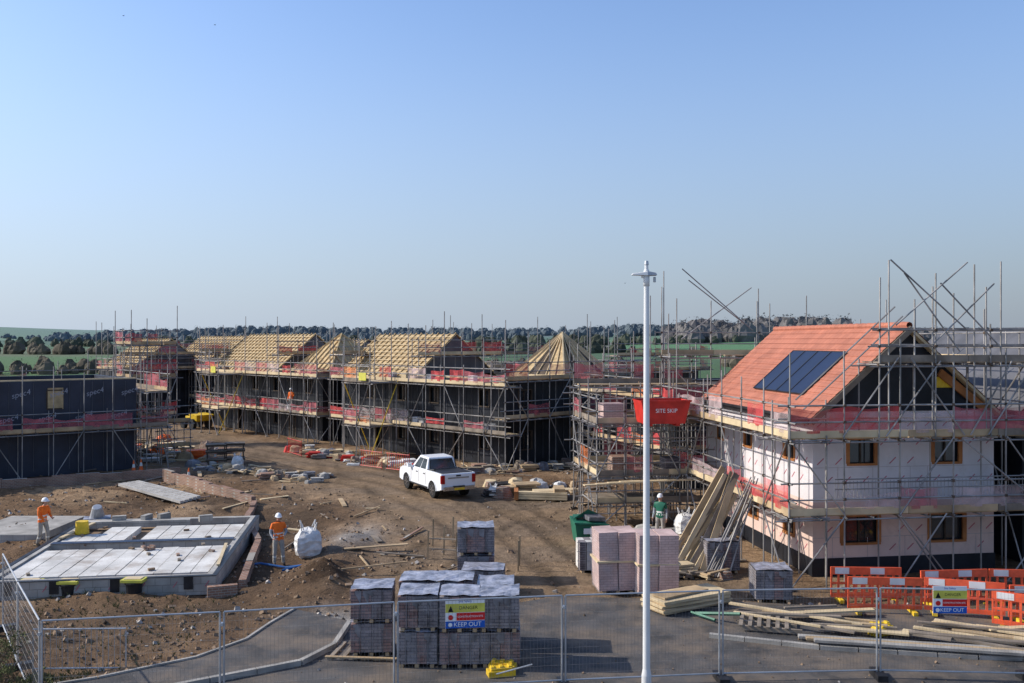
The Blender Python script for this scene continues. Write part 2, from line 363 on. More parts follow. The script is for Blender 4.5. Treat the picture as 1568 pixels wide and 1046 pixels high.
# ------------------------------------------------------------ scaffold
def scaffold(mb,A,B,inn,lifts,top,bay=2.1,w=1.2,nets=('net_pink',),netp=.6,toe=True,rng=None,topvar=1.0,brace=True,r=.027,base=0.0,mid=True,board='wood'):
    rng=rng or R
    A=Vector((*A,0));B=Vector((*B,0));inn=Vector((*inn,0)).normalized(); L=(B-A).length; n=max(1,round(L/bay)); d=(B-A).normalized()
    for i in range(n+1):
        p=A.lerp(B,i/n)
        t=top+rng.uniform(-.4,topvar) if rng.random()<.75 else lifts[-1]+1.2
        lean=d*rng.uniform(-.04,.04)
        mb.tube(p+Vector((0,0,base)),p+lean+Vector((0,0,t)),r,'steel')
        q=p+inn*w
        mb.tube(q+Vector((0,0,base)),q+Vector((0,0,lifts[-1]+rng.choice([.1,1.1,.1]))),r,'steel')
        mb.box(p+Vector((0,0,base+.03)),(.3,.22,.05),'wood_grey')
        for z in lifts:
            o=rng.uniform(.12,.4)
            mb.tube(p-inn*o+Vector((0,0,z-.06)),q+inn*.1+Vector((0,0,z-.06)),r,'steel')
            if i<n:
                pm=p.lerp(A.lerp(B,(i+1)/n),.5)
                mb.tube(pm-inn*rng.uniform(.1,.35)+Vector((0,0,z-.06)),pm+inn*(w+.1)+Vector((0,0,z-.06)),r,'steel')
            mb.box(p+Vector((0,0,z-.06)),(.09,.09,.09),'rustybits')
            for h in (.5,1.0): mb.box(p+Vector((0,0,z+h)),(.08,.08,.08),'rustybits')
    for z in lifts:
        for off in (0,w):
            mb.tube(A-d*rng.uniform(.1,.5)+inn*off+Vector((0,0,z-.12)),B+d*rng.uniform(.1,.5)+inn*off+Vector((0,0,z-.12)),r,'steel')
        for h in ((.5,1.0) if mid else (1.0,)):
            mb.tube(A-d*rng.uniform(.1,.5)+Vector((0,0,z+h)),B+d*rng.uniform(.1,.5)+Vector((0,0,z+h)),r,'steel')
        s=0
        while s<L-.01:
            e=min(L,s+rng.choice([2.4,3.0,3.9]))
            for j in range(5):
                off=.12+j*(w-.15)/5+.06
                k=board if rng.random()<.7 else 'wood_grey'
                zz=z+rng.uniform(0,.01)
                mb.beam(A+d*(s+rng.uniform(0,.1))+inn*off+Vector((0,0,zz)),A+d*(e-.02)+inn*off+Vector((0,0,zz)),(w-.15)/5-.012,.04,k)
            if toe:
                mb.beam(A+d*s+inn*.04+Vector((0,0,z+.13)),A+d*(e-.02)+inn*.04+Vector((0,0,z+.13)),.035,.21,board if rng.random()<.6 else rng.choice(['wood_pale','wood_grey']))
            s=e
        for i in range(n):
            if nets and rng.random()<netp:
                k=rng.choice(nets); h0=rng.uniform(.1,.28); h1=rng.choice([.7,.85,.95,1.0]); S=5
                e1=rng.choice([.99,.99,.7]); 
                for j in range(S):
                    a0=.01+(e1-.01)*j/S; a1=.01+(e1-.01)*(j+1)/S
                    p=A.lerp(B,(i+a0)/n)+inn*(.03+.05*math.sin(j*2.1)); q=A.lerp(B,(i+a1)/n)+inn*(.03+.05*math.sin((j+1)*2.1))
                    sg=lambda t:-.10*math.sin(math.pi*t)+.02*math.sin(9*t+i)
                    mb.face([p+Vector((0,0,z+h0)),q+Vector((0,0,z+h0)),q+Vector((0,0,z+h1+sg(a1))),p+Vector((0,0,z+h1+sg(a0)))],k)
    if brace:
        zz=[base]+list(lifts)
        for i in range(0,n,2):
            for j in range(len(zz)-1):
                a,b2=(i,i+1) if (j+i//2)%2==0 else (i+1,i)
                mb.tube(A.lerp(B,a/n)-inn*.05+Vector((0,0,zz[j])),A.lerp(B,b2/n)-inn*.05+Vector((0,0,zz[j+1])),r,'steel')

def wall(mb,P,ax,L,z0,z1,th,openings,k,frame=None,splitz=None,k2=None,inn=None):
    ax=Vector((*ax,0)); inn=Vector((*inn,0)); P=Vector((*P,0))
    ss=sorted(set([0,L]+[o[0] for o in openings]+[o[1] for o in openings]))
    zs=sorted(set([z0,z1]+[o[2] for o in openings]+[o[3] for o in openings]+([splitz] if splitz else [])))
    for a,b in zip(ss[:-1],ss[1:]):
        for c,d in zip(zs[:-1],zs[1:]):
            ms,mz=(a+b)/2,(c+d)/2
            if any(o[0]<ms<o[1] and o[2]<mz<o[3] for o in openings): continue
            kk=k2 if (splitz and mz<splitz) else k
            p0=P+ax*a; p1=P+ax*b
            mb._hex([p0+Vector((0,0,c)),p1+Vector((0,0,c)),p1+inn*th+Vector((0,0,c)),p0+inn*th+Vector((0,0,c)),
                     p0+Vector((0,0,d)),p1+Vector((0,0,d)),p1+inn*th+Vector((0,0,d)),p0+inn*th+Vector((0,0,d))],kk)
    if frame:
        for o in openings:
            c0=P+ax*o[0]+inn*.02; c1=P+ax*o[1]+inn*.02; t=.07
            V=lambda c,z:c+Vector((0,0,z))
            mb.beam(V(c0,o[2]+t/2),V(c1,o[2]+t/2),.13,t,frame); mb.beam(V(c0,o[3]-t/2),V(c1,o[3]-t/2),.13,t,frame)
            for c,sg in((c0,1),(c1,-1)):
                cc=c+ax*(t/2*sg); mb.beam(V(cc,o[2]+t),V(cc,o[3]-t),.13 if abs(ax.x)<.5 else t,t if abs(ax.x)<.5 else .13,frame,up=(1,0,0) )
            g0=c0+inn*.12; g1=c1+inn*.12
            mb.face([V(g0,o[2]),V(g1,o[2]),V(g1,o[3]),V(g0,o[3])],'glass')
            mm=(c0+c1)/2+inn*.1; mb.beam(V(mm,o[2]+t),V(mm,o[3]-t),.05,.05,'dark_timber')

# ------------------------------------------------------------ main house (right)
HA=math.atan2(.138,.990); H=empty('tiled_roof_house',(9.63,29.25,0),HA)
GW,HL,EH,RH=6.3,9.8,5.25,8.02
mb=MB()
fo=[(.94,2.3,.95,1.93),(3.97,5.3,.95,1.93),(1.15,2.2,3.5,4.4),(4.1,5.15,3.5,4.4)]
wall(mb,(0,0),(1,0),GW,.55,EH,.3,fo,'insul_white','wood_orange',2.35,'insul_pink',(0,1))
lo=[(1.0,1.9,.95,1.95),(4.0,4.9,.95,1.95),(7.0,7.9,.9,1.95),(1.0,1.9,3.5,4.4),(4.6,5.4,3.5,4.4),(7.4,8.3,3.5,4.4)]
wall(mb,(0,.3),(0,1),HL-.6,.55,EH,.3,lo,'insul_white','wood_orange',2.35,'insul_pink',(1,0))
wall(mb,(GW,.3),(0,1),HL-.6,.55,EH,.3,[],'insul_white',None,None,None,(-1,0))
wall(mb,(0,HL-.3),(1,0),GW,.55,EH,.3,[],'insul_white',None,None,None,(0,1))
mb.bx((-.03,-.03,-.2),(GW+.03,HL+.03,.55),'membrane')
mb.build('walls',H)
mb=MB()
mb.bx((.3,.3,.56),(GW-.3,HL-.3,.6),'osb'); mb.bx((.3,.3,2.6),(GW-.3,HL-.3,2.85),'dark_timber'); mb.bx((.3,.3,5.0),(GW-.3,HL-.3,5.2),'dark_timber')
mb.bx((.3,4,.6),(GW-.3,4.1,5),'dark_timber')
mb.build('floors',H)
mb=MB()
for j,z in enumerate([.85,1.45,2.05,3.05,3.65,4.25,4.85]):
    u=.25+(.3 if j%2 else 0)
    while u<GW-.15:
        if not any(o[0]-.15<u<o[1]+.15 and o[2]-.15<z<o[3]+.15 for o in fo):
            mb.beam((u-.11,-.004,z-.10),(u+.11,-.004,z+.10),.03,.004,'redmark',up=(0,-1,0))
        u+=.62
    v=.5+(.3 if j%2 else 0)
    while v<HL-.15:
        if not any(o[0]+.15<v<o[1]+.45 and o[2]-.15<z<o[3]+.15 for o in lo):
            mb.beam((-.004,v+.11,z-.10),(-.004,v-.11,z+.10),.03,.004,'redmark',up=(-1,0,0))
        v+=.62
for z in(1.2,2.4,3.45,4.6):
    ss=sorted([(o[0],o[1]) for o in fo if o[2]<z<o[3]]); c=0
    for s0,s1 in ss+[(GW,GW)]:
        mb.beam((c,-.003,z),(s0,-.003,z),.014,.002,'seam',up=(0,-1,0)); c=s1
for u in (.6,1.8,3.1,3.7,5.6):
    for z0,z1 in((.56,1.19),(2.41,3.44),(4.61,5.2)): mb.beam((u+z0*.1,-.003,z0),(u+z0*.1,-.003,z1),.014,.002,'seam',up=(0,-1,0))
mb.build('insulation_markings',H)
mb=MB()
mid=GW/2
for v0,v1 in((-.02,.26),(HL-.26,HL+.02)):
    P=[(0,EH),(GW,EH),(mid,RH-.12)]
    a=[(x,v0,z) for x,z in P]; c=[(x,v1,z) for x,z in P]
    mb.face(a,'membrane'); mb.face(c[::-1],'membrane')
    mb.face([a[1],a[0],c[0],c[1]],'membrane'); mb.face([a[2],a[1],c[1],c[2]],'membrane'); mb.face([a[0],a[2],c[2],c[0]],'membrane')
mb.bx((4.2,-.06,6.0),(4.9,-.03,6.35),'yellow')
mb.beam((4.3,-.1,6.5),(5.9,-.1,5.3),.1,.25,'wood_orange')
mb.build('gable_panels',H)
pitch=math.atan2(RH-EH,mid); sl=math.hypot(mid+.28,(RH-EH)*(mid+.28)/mid)
def roof_plane(name,parent,side,k='tiles',x0=-.28,length=HL+.5,zr=RH,m=mid,p=pitch,s=sl,v0=-.3,n=15):
    q=MB(); st=s/n
    for i in range(n):
        y0=i*st; q.face([(0,y0-.02,.018),(length,y0-.02,.018),(length,y0+st-.02,.0),(0,y0+st-.02,.0)],k); q.face([(0,y0-.02,-.005),(length,y0-.02,-.005),(length,y0-.02,.018),(0,y0-.02,.018)],k)
    q.bx((0,0,-.10),(length,s,-.02),'wood_pale')
    o=q.build(name,parent)
    if side<0:
        ex=Vector((0,-1,0)); ey=Vector((math.cos(p),0,math.sin(p))); org=Vector((x0,v0+length,zr-math.sin(p)*s))
    else:
        ex=Vector((0,1,0)); ey=Vector((-math.cos(p),0,math.sin(p))); org=Vector((2*m-x0,v0,zr-math.sin(p)*s))
    ez=ex.cross(ey); mt=Matrix((ex,ey,ez)).transposed().to_4x4(); mt.translation=org
    o.matrix_local=mt; return o
roof_plane('roof_tiles_left',H,-1); roof_plane('roof_tiles_right',H,1)
mb=MB(); 
for i in range(24):
    v=-.28+i*.425; mb.tube((mid,v,RH+.0),(mid,v+.42,RH+.015),.11,'tiles',8,.115)
mb.build('ridge_tiles',H)
def rp(s,v,off=0):
    u=-.28+math.cos(pitch)*s; z=RH-math.sin(pitch)*sl+math.sin(pitch)*s
    return Vector((u-math.sin(pitch)*off,v,z+math.cos(pitch)*off))
mb=MB(); s0,s1=1.0,3.15
for i in range(4):
    v0=1.7+i*1.02; v1=v0+.99
    P=[rp(s0,v0,.09),rp(s0,v1,.09),rp(s1,v1,.09),rp(s1,v0,.09)]; Q=[rp(s0,v0,.03),rp(s0,v1,.03),rp(s1,v1,.03),rp(s1,v0,.03)]
    mb._hex(Q+P,'panel_blue')
    for a,b in zip(P,P[1:]+P[:1]): mb.beam(a,b,.03,.03,'black_plastic')
mb.build('solar_panels',H)
mb=MB()
mb.beam((-.3,-.3,EH-.28),(-.3,HL+.2,EH-.28),.04,.2,'black_plastic'); mb.beam((-.36,-.3,EH-.2),(-.36,HL+.2,EH-.2),.11,.08,'black_plastic')
mb.beam(rp(0,-.31,-.12),rp(sl,-.31,-.12),.04,.18,'wood_grey'); 
mb.build('fascia',H)
SC=empty('house_scaffolding',(9.63,29.25,0),HA)
mb=MB(); rs=random.Random(11)
scaffold(mb,(-1.5,-1.5),(9.2,-1.5),(0,1),[2.2,4.55],7.0,1.8,nets=('net_pink','net_red','net_white','net_pink'),netp=.65,rng=rs,topvar=.6,r=.026,mid=True)
scaffold(mb,(-1.5,-1.5),(-1.5,11.5),(1,0),[2.2,4.55],6.2,1.9,nets=('net_red','net_pink','net_white'),netp=.9,rng=rs,topvar=.4,r=.026)
scaffold(mb,(1.4,-1.5),(7.0,-1.5),(0,1),[6.85],9.3,1.8,nets=(),netp=0,rng=rs,topvar=.7,r=.026,base=4.5,brace=False,board='wood_grey')
scaffold(mb,(-1.5,11.3),(7.5,11.3),(0,-1),[4.55,6.9],9.4,2.0,nets=('net_pink',),netp=.2,rng=rs,topvar=1.2,r=.026)
for (u,t) in((1.75,10.0),(4.6,9.9),(5.5,10.0),(6.4,9.6),(2.6,8.8),(3.2,9.2),(3.9,9.0),(7.2,9.9),(7.9,9.5),(8.6,8.6),(5.0,9.2)):
    mb.tube((u,-1.45,4.5),(u,-1.45,t),.026,'steel')
for a,b in (((1.75,10.0),(4.2,7.9)),((4.3,9.95),(1.9,8.0)),((3.4,9.3),(5.4,7.3)),((5.2,9.3),(3.1,7.4)),((2.2,9.6),(4.0,7.2)),((6.9,9.3),(8.6,7.2)),((8.2,9.2),(6.3,7.4))):
    mb.tube((a[0],-1.55,a[1]),(b[0],-1.6,b[1]),.026,'steel')
for a,b in (((-.6,10.7),(2.7,8.0)),((2.6,9.9),(-.6,7.6)),((-.3,10.2),(2.3,8.3))):
    mb.tube((a[0],11.2,a[1]),(b[0],11.3,b[1]),.026,'steel')
for u,v,t in((-1.4,11.3,10.6),(-1.5,9.2,9.3),(-1.5,10.3,8.7),(-2.1,11.0,9.5),(2.9,11.3,9.3),(3.5,11.3,9.2)):
    mb.tube((u,v,0),(u,v,t),.026,'steel')
for a,b in (((.2,4.6),(2.0,7.0)),((2.4,7.0),(4.2,4.6)),((1.6,4.6),(3.4,6.9)),((5.8,6.9),(4.4,4.6)),((5.0,4.6),(6.6,6.9)),((2.0,0),(3.6,2.2)),((3.6,0),(2.0,2.2)),((4.1,4.5),(6.9,2.3)),((7.4,0),(8.9,2.2)),((7.4,4.5),(8.9,2.3)),((6.6,4.6),(8.4,7.2))):
    mb.tube((a[0],-1.56,a[1]),(b[0],-1.56,b[1]),.026,'steel')
for z in(5.15,5.55,7.4,7.9):
    mb.tube((-1.8 if z<6 else 1.2,-1.4,z),(9.0,-1.4,z),.026,'steel')
p0=rp(0,-.6,.5);p1=rp(sl*.97,-.6,.5); mb.tube(p0,p1,.026,'steel'); p0=rp(0,-.6,.9);p1=rp(sl*.97,-.6,.9); mb.tube(p0,p1,.026,'steel')
for z in (2.7,3.0,3.3): mb.tube((0,-1.45,z),(9.0,-1.45,z),.02,'steel')
i=.0
while i<8.5: mb.tube((i,-1.45,2.7),(i,-1.45,3.25),.008,'steel',4); i+=.12
mb.build('tubes_and_boards',SC)

H2=empty('timber_frame_house',(17.3,31.0,0),HA); mb=MB()
wall(mb,(0,0),(1,0),6,0,5.3,.3,[(1.2,2.2,1,2),(1.2,2.2,3.5,4.5)],'membrane','wood_orange',None,None,(0,1))
wall(mb,(0,.3),(0,1),9,0,5.3,.3,[],'membrane',None,None,None,(1,0)); mb.build('walls',H2)
mb=MB(); 
for v in(0,9): mb.face([(0,v,5.3),(6,v,5.3),(3,v,8.0)],'membrane_grey')
mb.face([(-.2,-.2,5.15),(-.2,9.2,5.15),(3,9.2,8.05),(3,-.2,8.05)],'membrane_grey'); mb.face([(6.2,-.2,5.15),(3,-.2,8.05),(3,9.2,8.05),(6.2,9.2,5.15)],'membrane_grey')
mb.build('roof',H2)
SC2=empty('scaffolding',(17.3,31.0,0),HA); mb=MB()
scaffold(mb,(-.9,-1.4),(6,-1.4),(0,1),[2.2,4.55],8.9,1.8,nets=('net_pink','net_orange'),netp=.5,rng=rs,topvar=1.0)
scaffold(mb,(-.9,-1.4),(-.9,9),(1,0),[4.55,6.8],8.6,1.9,w=.8,nets=('net_orange','net_pink'),netp=.25,rng=rs,topvar=1.2); mb.build('tubes_and_boards',SC2)

# ------------------------------------------------------------ house row (middle)
def roof_gable(mb,x0,x1,y0,y1,eh,rh,k='osb',gk='membrane_grey'):
    xm=(x0+x1)/2
    for v in(y0,y1): mb.face([(x0,v,eh),(x1,v,eh),(xm,v,rh-.1)],gk)
    for sx in(x0,x1):
        o=-.25 if sx==x0 else .25
        e=(sx+o); ze=eh-(rh-eh)*.25/abs(xm-sx)
        mb.face([(e,y0-.1,ze),(e,y1+.1,ze),(xm,y1+.1,rh),(xm,y0-.1,rh)],k)
        n=int((y1-y0)/.6)
        d=Vector((xm-e,0,rh-ze)); nn=Vector((-d.z,0,d.x)).normalized(); 
        if nn.z<0: nn=-nn
        for i in range(n+1):
            y=y0+(y1-y0)*i/n; ex=R.uniform(0,.12)
            mb.beam(Vector((e,y,ze))+nn*.04,Vector((xm,y,rh))+nn*.04+d.normalized()*ex,.05,.09,'truss')
        nb=11
        for j in range(1,nb):
            p=Vector((e,0,ze)).lerp(Vector((xm,0,rh)),j/nb)+nn*.11
            mb.beam(p+Vector((0,y0-.1,0)),p+Vector((0,y1+.1,0)),.05,.03,'wood_pale',up=tuple(nn))
def roof_pyr(mb,cx,cy,h,eh,rh,k='osb',white=False):
    c=[(cx-h,cy-h),(cx+h,cy-h),(cx+h,cy+h),(cx-h,cy+h)]
    ap=Vector((cx,cy,rh))
    for i in range(4):
        a=Vector((*c[i],eh)); b=Vector((*c[(i+1)%4],eh))
        if white:
            for j in range(6):
                kk='dark_timber' if j in(2,3) and i%2==1 or (i%2==0 and j in(1,4)) else k  # dark faces painted in for the shaded open gaps between rafters
                mb.face([a.lerp(b,j/6)-Vector((0,0,.05)),a.lerp(b,(j+1)/6)-Vector((0,0,.05)),ap-Vector((0,0,.08))],kk)
        elif k: mb.face([a+Vector((0,0,-.05)),b+Vector((0,0,-.05)),ap-Vector((0,0,.08))],k)
        n=6 if white else 9
        for j in range(n+1):
            p=a.lerp(b,j/n); f=1-abs(2*j/n-1)
            if white: mb.beam(p,p.lerp(ap,.97),.045,.12,'wood_pale')
            else:
                tgt=ap if abs(f-1)<.01 else (a if j/n<.5 else b).lerp(ap,f)
                mb.beam(p,tgt,.06,.12,'truss')
        mb.beam(a,ap,.09,.16,'wood_pale' if white else 'truss'); mb.beam(a,b,.1,.2,'wood_pale')
RA=rad(44); P0=(-.35,54.4,0)
def dark_block(name,loc,rz,x0,x1,y0,y1,eh,opsF=[],opsL=[],k='membrane'):
    e=empty(name,loc,rz); q=MB()
    wall(q,(x0,y0),(1,0),x1-x0,0,eh,.25,opsF,k,'dark_timber',None,None,(0,1))
    wall(q,(x0,y0+.25),(0,1),y1-y0-.25,0,eh,.25,opsL,k,'dark_timber',None,None,(1,0))
    wall(q,(x1,y0+.25),(0,1),y1-y0-.25,0,eh,.25,[],k,None,None,None,(-1,0))
    wall(q,(x0+.25,y1),(1,0),x1-x0-.5,0,eh,.25,[],k,None,None,None,(0,-1))
    q.beam((x0,y0+.12,eh+.04),(x1,y0+.12,eh+.04),.2,.08,'wood_pale'); q.beam((x0+.12,y0,eh+.045),(x0+.12,y1,eh+.045),.2,.08,'wood_pale')
    q.build('walls',e)
    q=MB()
    n=int((x1-x0)/.6)
    for i in range(1,n):
        x=x0+(x1-x0)*i/n
        if not any(o[0]-.1<x-x0<o[1]+.1 for o in opsF): q.beam((x,y0-.015,.3),(x,y0-.015,eh-.1),.03,.02,'membrane_grey',up=(1,0,0))
    n=int((y1-y0)/.6)
    for i in range(1,n):
        y=y0+(y1-y0)*i/n
        if not any(o[0]-.1<y-y0-.25<o[1]+.1 for o in opsL): q.beam((x0-.015,y,.3),(x0-.015,y,eh-.1),.02,.03,'membrane_grey',up=(1,0,0))
    q.bx((x0+.25,y0+.25,2.5),(x1-.25,y1-.25,2.7),'dark_timber'); q.bx((x0+.25,y0+.25,4.9),(x1-.25,y1-.25,5.0),'dark_timber')
    q.build('battens_and_floor',e); return e
opsL=[(1.2,2.2,.9,2.1),(3.6,4.6,0,2.1),(6,7,.9,2.1),(9.4,10.4,.9,2.1),(12,13,0,2.1),(1.2,2.2,3.5,4.6),(6,7,3.5,4.6),(9.4,10.4,3.5,4.6),(13,14,3.5,4.6)]
opsF=[(1.0,2.2,.9,2.1),(5.5,6.7,.9,2.1),(1.0,2.2,3.5,4.6),(5.5,6.7,3.5,4.6)]
eA=dark_block('timber_frame_house',P0,RA,0,10,0,17.5,5.2,opsF,opsL)
mb=MB(); roof_gable(mb,0,7,8.7,17.5,5.25,8.0); mb.build('roof_trusses',eA)
mb=MB(); roof_pyr(mb,7.7,2.6,2.5,5.25,8.1,'osb',True); mb.build('hip_roof_frame',eA)
P1=(P0[0]-20*.695,P0[1]+20*.719,0)
eB=dark_block('timber_frame_house',P1,RA,0,8,0,17.5,5.2,[],opsL)
mb=MB(); roof_gable(mb,0,7,6.6,17.5,5.25,8.1); mb.build('roof_trusses',eB)
mb=MB(); roof_pyr(mb,3.6,2.9,2.9,5.25,8.1,'osb'); mb.build('hip_roof_frame',eB)
P2=(P0[0]-41*.695+2.5,P0[1]+41*.719+2.5,0)
eC=dark_block('timber_frame_house',P2,RA,0,8,0,14,5.2,[],opsL)
mb=MB(); roof_gable(mb,0,7,4,14,5.25,8.0); roof_pyr(mb,3.5,1.7,2.2,5.25,8.0,'osb'); mb.build('roof_trusses',eC)
for nm,P,xw,yl,seed in(('scaffolding',P0,10,16,1),('scaffolding',P1,8,17.5,2),('scaffolding',P2,8,14,3)):
    e=empty(nm,P,RA); q=MB(); rr=random.Random(seed)
    scaffold(q,(-1.4,-1.4),(xw+1.4,-1.4),(0,1),[2.1,4.9] if seed>1 else [3.0,5.25],7.6,1.8,nets=('net_pink','net_pink','net_red'),netp=.55,rng=rr,topvar=1.4,r=.03)
    scaffold(q,(-1.4,-1.4),(-1.4,yl+.8),(1,0),[2.1,4.9],7.6,1.8,nets=('net_pink','net_red','net_pink','net_white'),netp=.65,rng=rr,topvar=1.8,r=.03,board='wood_pale')
    scaffold(q,(xw+1.4,-1.4),(xw+1.4,yl),(-1,0),[4.9],7.8,2.4,nets=('net_pink',),netp=.4,rng=rr,topvar=1.8,r=.03)
    scaffold(q,(-1.0,yl+1),(xw,yl+1),(0,-1),[4.9,6.6],8.4,2.0,nets=('net_pink','net_red'),netp=.6,rng=rr,topvar=1.5,r=.03)
    ty=yl*.55
    scaffold(q,(-3.6,ty),(-3.6,ty+3),(1,0),[2.1,4.9],6.8,1.5,w=2.1,nets=('net_pink','net_orange'),netp=.7,rng=rr,topvar=.6,r=.035,board='wood_pale')
    q.tube((-3.6,ty,0),(-1.4,ty,4.9),.035,'yellow'); q.tube((-3.6,ty+3,4.9),(-1.4,ty+3,0),.035,'yellow')
    q.bx((-3.7,ty+.3,5.0),(-3.66,ty+1.1,5.5),'yellow_lime')
    if seed<3:
        gy=8.2 if seed==1 else 6.2
        scaffold(q,(-.6,gy-.6),(6.8,gy-.6),(0,1),[6.6] if seed==1 else [6.5],8.2,1.8,w=.7,nets=('net_pink','net_red'),netp=.6,rng=rr,topvar=1.3,r=.03,base=5.2,brace=False)
    for i in range(14):
        x=rr.uniform(-1.2,-.4); y=rr.uniform(0,yl); z=rr.choice([2.15,4.95]); q.box((x,y,z+.25),(.35,.5,.45),rr.choice(['brick_red','wrap_blue','wood_pale','white_plastic','blockwork']))
    q.build('tubes_and_boards',e)
for (loc,rz,L,seed) in (((-27.5,66,0),RA,3.4,5),((-36,84,0),RA,16,6),((9,78,0),RA,14,7),((-19,98,0),RA,18,8),((-2,92,0),RA,14,9)):
    e=empty('scaffolding',loc,rz); q=MB(); rr=random.Random(seed)
    tall=seed==5
    scaffold(q,(0,0),(L,0),(0,1),[2.1,4.9,7.3] if tall else [4.9,6.3],9.0 if tall else 8.2,1.1 if tall else 1.7,nets=('net_pink','net_red'),netp=.8 if tall else .3,rng=rr,topvar=1.2,r=.032)
    scaffold(q,(0,0),(0,3 if tall else 6),(1,0),[4.9,7.3] if tall else [4.9],8.6,1.7,nets=('net_pink',),netp=.6,rng=rr,topvar=1.2,r=.032)
    q.build('tubes_and_boards',e)
    if seed!=5: 
        eE=dark_block('timber_frame_house',(loc[0],loc[1],0),rz,1.4,L,1.4,9,5.0)
        if seed in(6,8):
            q=MB(); roof_gable(q,2,9,1.6,8.9,5.1,7.7); q.build('roof_trusses',eE)
eD=dark_block('timber_frame_house',(8.3,46.5,0),rad(20),0,9,0,9,5.2,opsF,[])
e=empty('scaffolding',(8.3,46.5,0),rad(20)); q=MB(); rr=random.Random(21)
scaffold(q,(-1.4,-1.4),(9,-1.4),(0,1),[2.1,4.6],7.0,1.8,nets=('net_pink','net_red'),netp=.5,rng=rr,topvar=1.2,r=.03)
scaffold(q,(-1.4,-1.4),(-1.4,9),(1,0),[2.1,4.6],7.2,1.8,nets=('net_pink','net_red','net_orange'),netp=.6,rng=rr,topvar=1.6,r=.03); q.build('tubes_and_boards',e)

LT=empty('loading_scaffold_tower',(3.4,36.6,0),rad(8)); q=MB(); rr=random.Random(31)
scaffold(q,(0,0),(4.6,0),(0,1),[1.0,2.1,4.2],5.6,1.15,w=2.6,nets=('net_red','net_pink'),netp=.25,rng=rr,topvar=.8,r=.028,board='wood_grey')
scaffold(q,(0,0),(0,4.5),(1,0),[2.1,4.2],5.6,1.3,w=1.2,nets=('net_pink','net_orange'),netp=.5,rng=rr,topvar=1.0,r=.028)
scaffold(q,(0,4.5),(5.5,4.5),(0,-1),[2.1,4.2,5.6],7.0,1.3,w=1.2,nets=('net_pink',),netp=.4,rng=rr,topvar=1.2,r=.028)
for z in(.6,1.5,2.6,3.1,3.6):
    q.tube((-.3,-.03,z),(4.9,-.03,z),.026,'steel'); q.tube((-.3,2.6,z),(4.9,2.6,z),.026,'steel')
for i in range(4): q.beam((i*.5-.8,-1.2+i*.1,1.95+.02*i),(i*.4+3.0,-.7,2.0),.22,.04,'wood_pale')
q.box((.9,1.2,4.6),(.9,.9,.7),'brick_pink'); q.box((1.2,.9,2.5),(.9,.9,.6),'brick_red'); q.box((3.4,.9,2.45),(.8,.8,.5),'brick_pack')
q.build('tubes_and_boards',LT)
SK=empty('red_tipping_skip',(5.9,36.0,4.26),rad(8)); q=MB()
prof=[(-.85,.05),(.75,.05),(.98,.95),(-1.0,.95)]
f=[(x,-.6,z) for x,z in prof]; g=[(x,.6,z) for x,z in prof]
q.face(f,'red_paint'); q.face(g[::-1],'red_paint')
for i in (0,1,3): j=(i+1)%4; q.face([f[j],f[i],g[i],g[j]],'red_paint')
q.face([(-.98,-.58,.8),(.94,-.58,.8),(.94,.58,.8),(-.98,.58,.8)],'rubble')
q.beam((-1.02,-.62,.93),(1.0,-.62,.93),.06,.08,'red_paint'); q.beam((-1.0,.62,.93),(1.0,.62,.93),.06,.08,'red_paint')
q.beam((-.6,-.5,0),(-.6,.5,0),.15,.1,'red_paint'); q.beam((.5,-.5,0),(.5,.5,0),.15,.1,'red_paint')
q.build('body',SK); text('lettering','SITE SKIP',.22,'sign_white',SK,(0,-.606,.55))

# ------------------------------------------------------------ left navy building
LA=rad(38); LB=(-22.2,54.0,0)
eL=dark_block('membrane_clad_building',LB,LA,-17,0,0,9,5.3,[(6.0,6.9,3.6,4.9),(12.2,13.0,3.7,4.8)],[],'membrane_blue')
q=MB(); q.bx((-4.75,-.03,3.7),(-3.95,-.02,4.9),'osb'); q.bx((-17,-.04,2.62),(0,-.01,2.7),'membrane_grey'); q.build('boarded_opening',eL)
for i in range(9):
    for z in(3.25,4.6):
        text('logo_print','spec4',.42,'print_grey',eL,(-16.2+i*1.9+(.6 if z>4 else 0),-.035,z),(math.pi/2,-.25,0) ,.001,.25)
e=empty('scaffolding',LB,LA); q=MB(); rr=random.Random(41)
scaffold(q,(-17,-1.4),(1.4,-1.4),(0,1),[2.55],6.1,1.5,nets=('net_pink',),netp=.85,rng=rr,topvar=.7,r=.028,brace=True)
scaffold(q,(1.4,-1.4),(1.4,8),(-1,0),[2.55,4.6],6.3,1.5,nets=('net_pink',),netp=.6,rng=rr,topvar=.8,r=.028)
scaffold(q,(-17,9.6),(1.4,9.6),(0,-1),[4.6],6.6,1.8,nets=('net_pink',),netp=.3,rng=rr,topvar=.8,r=.028)
scaffold(q,(1.6,1.2),(3.6,1.2),(0,1),[1.0,2.5],3.4,1.0,nets=(),rng=rr,r=.028)
q.build('tubes_and_boards',e)

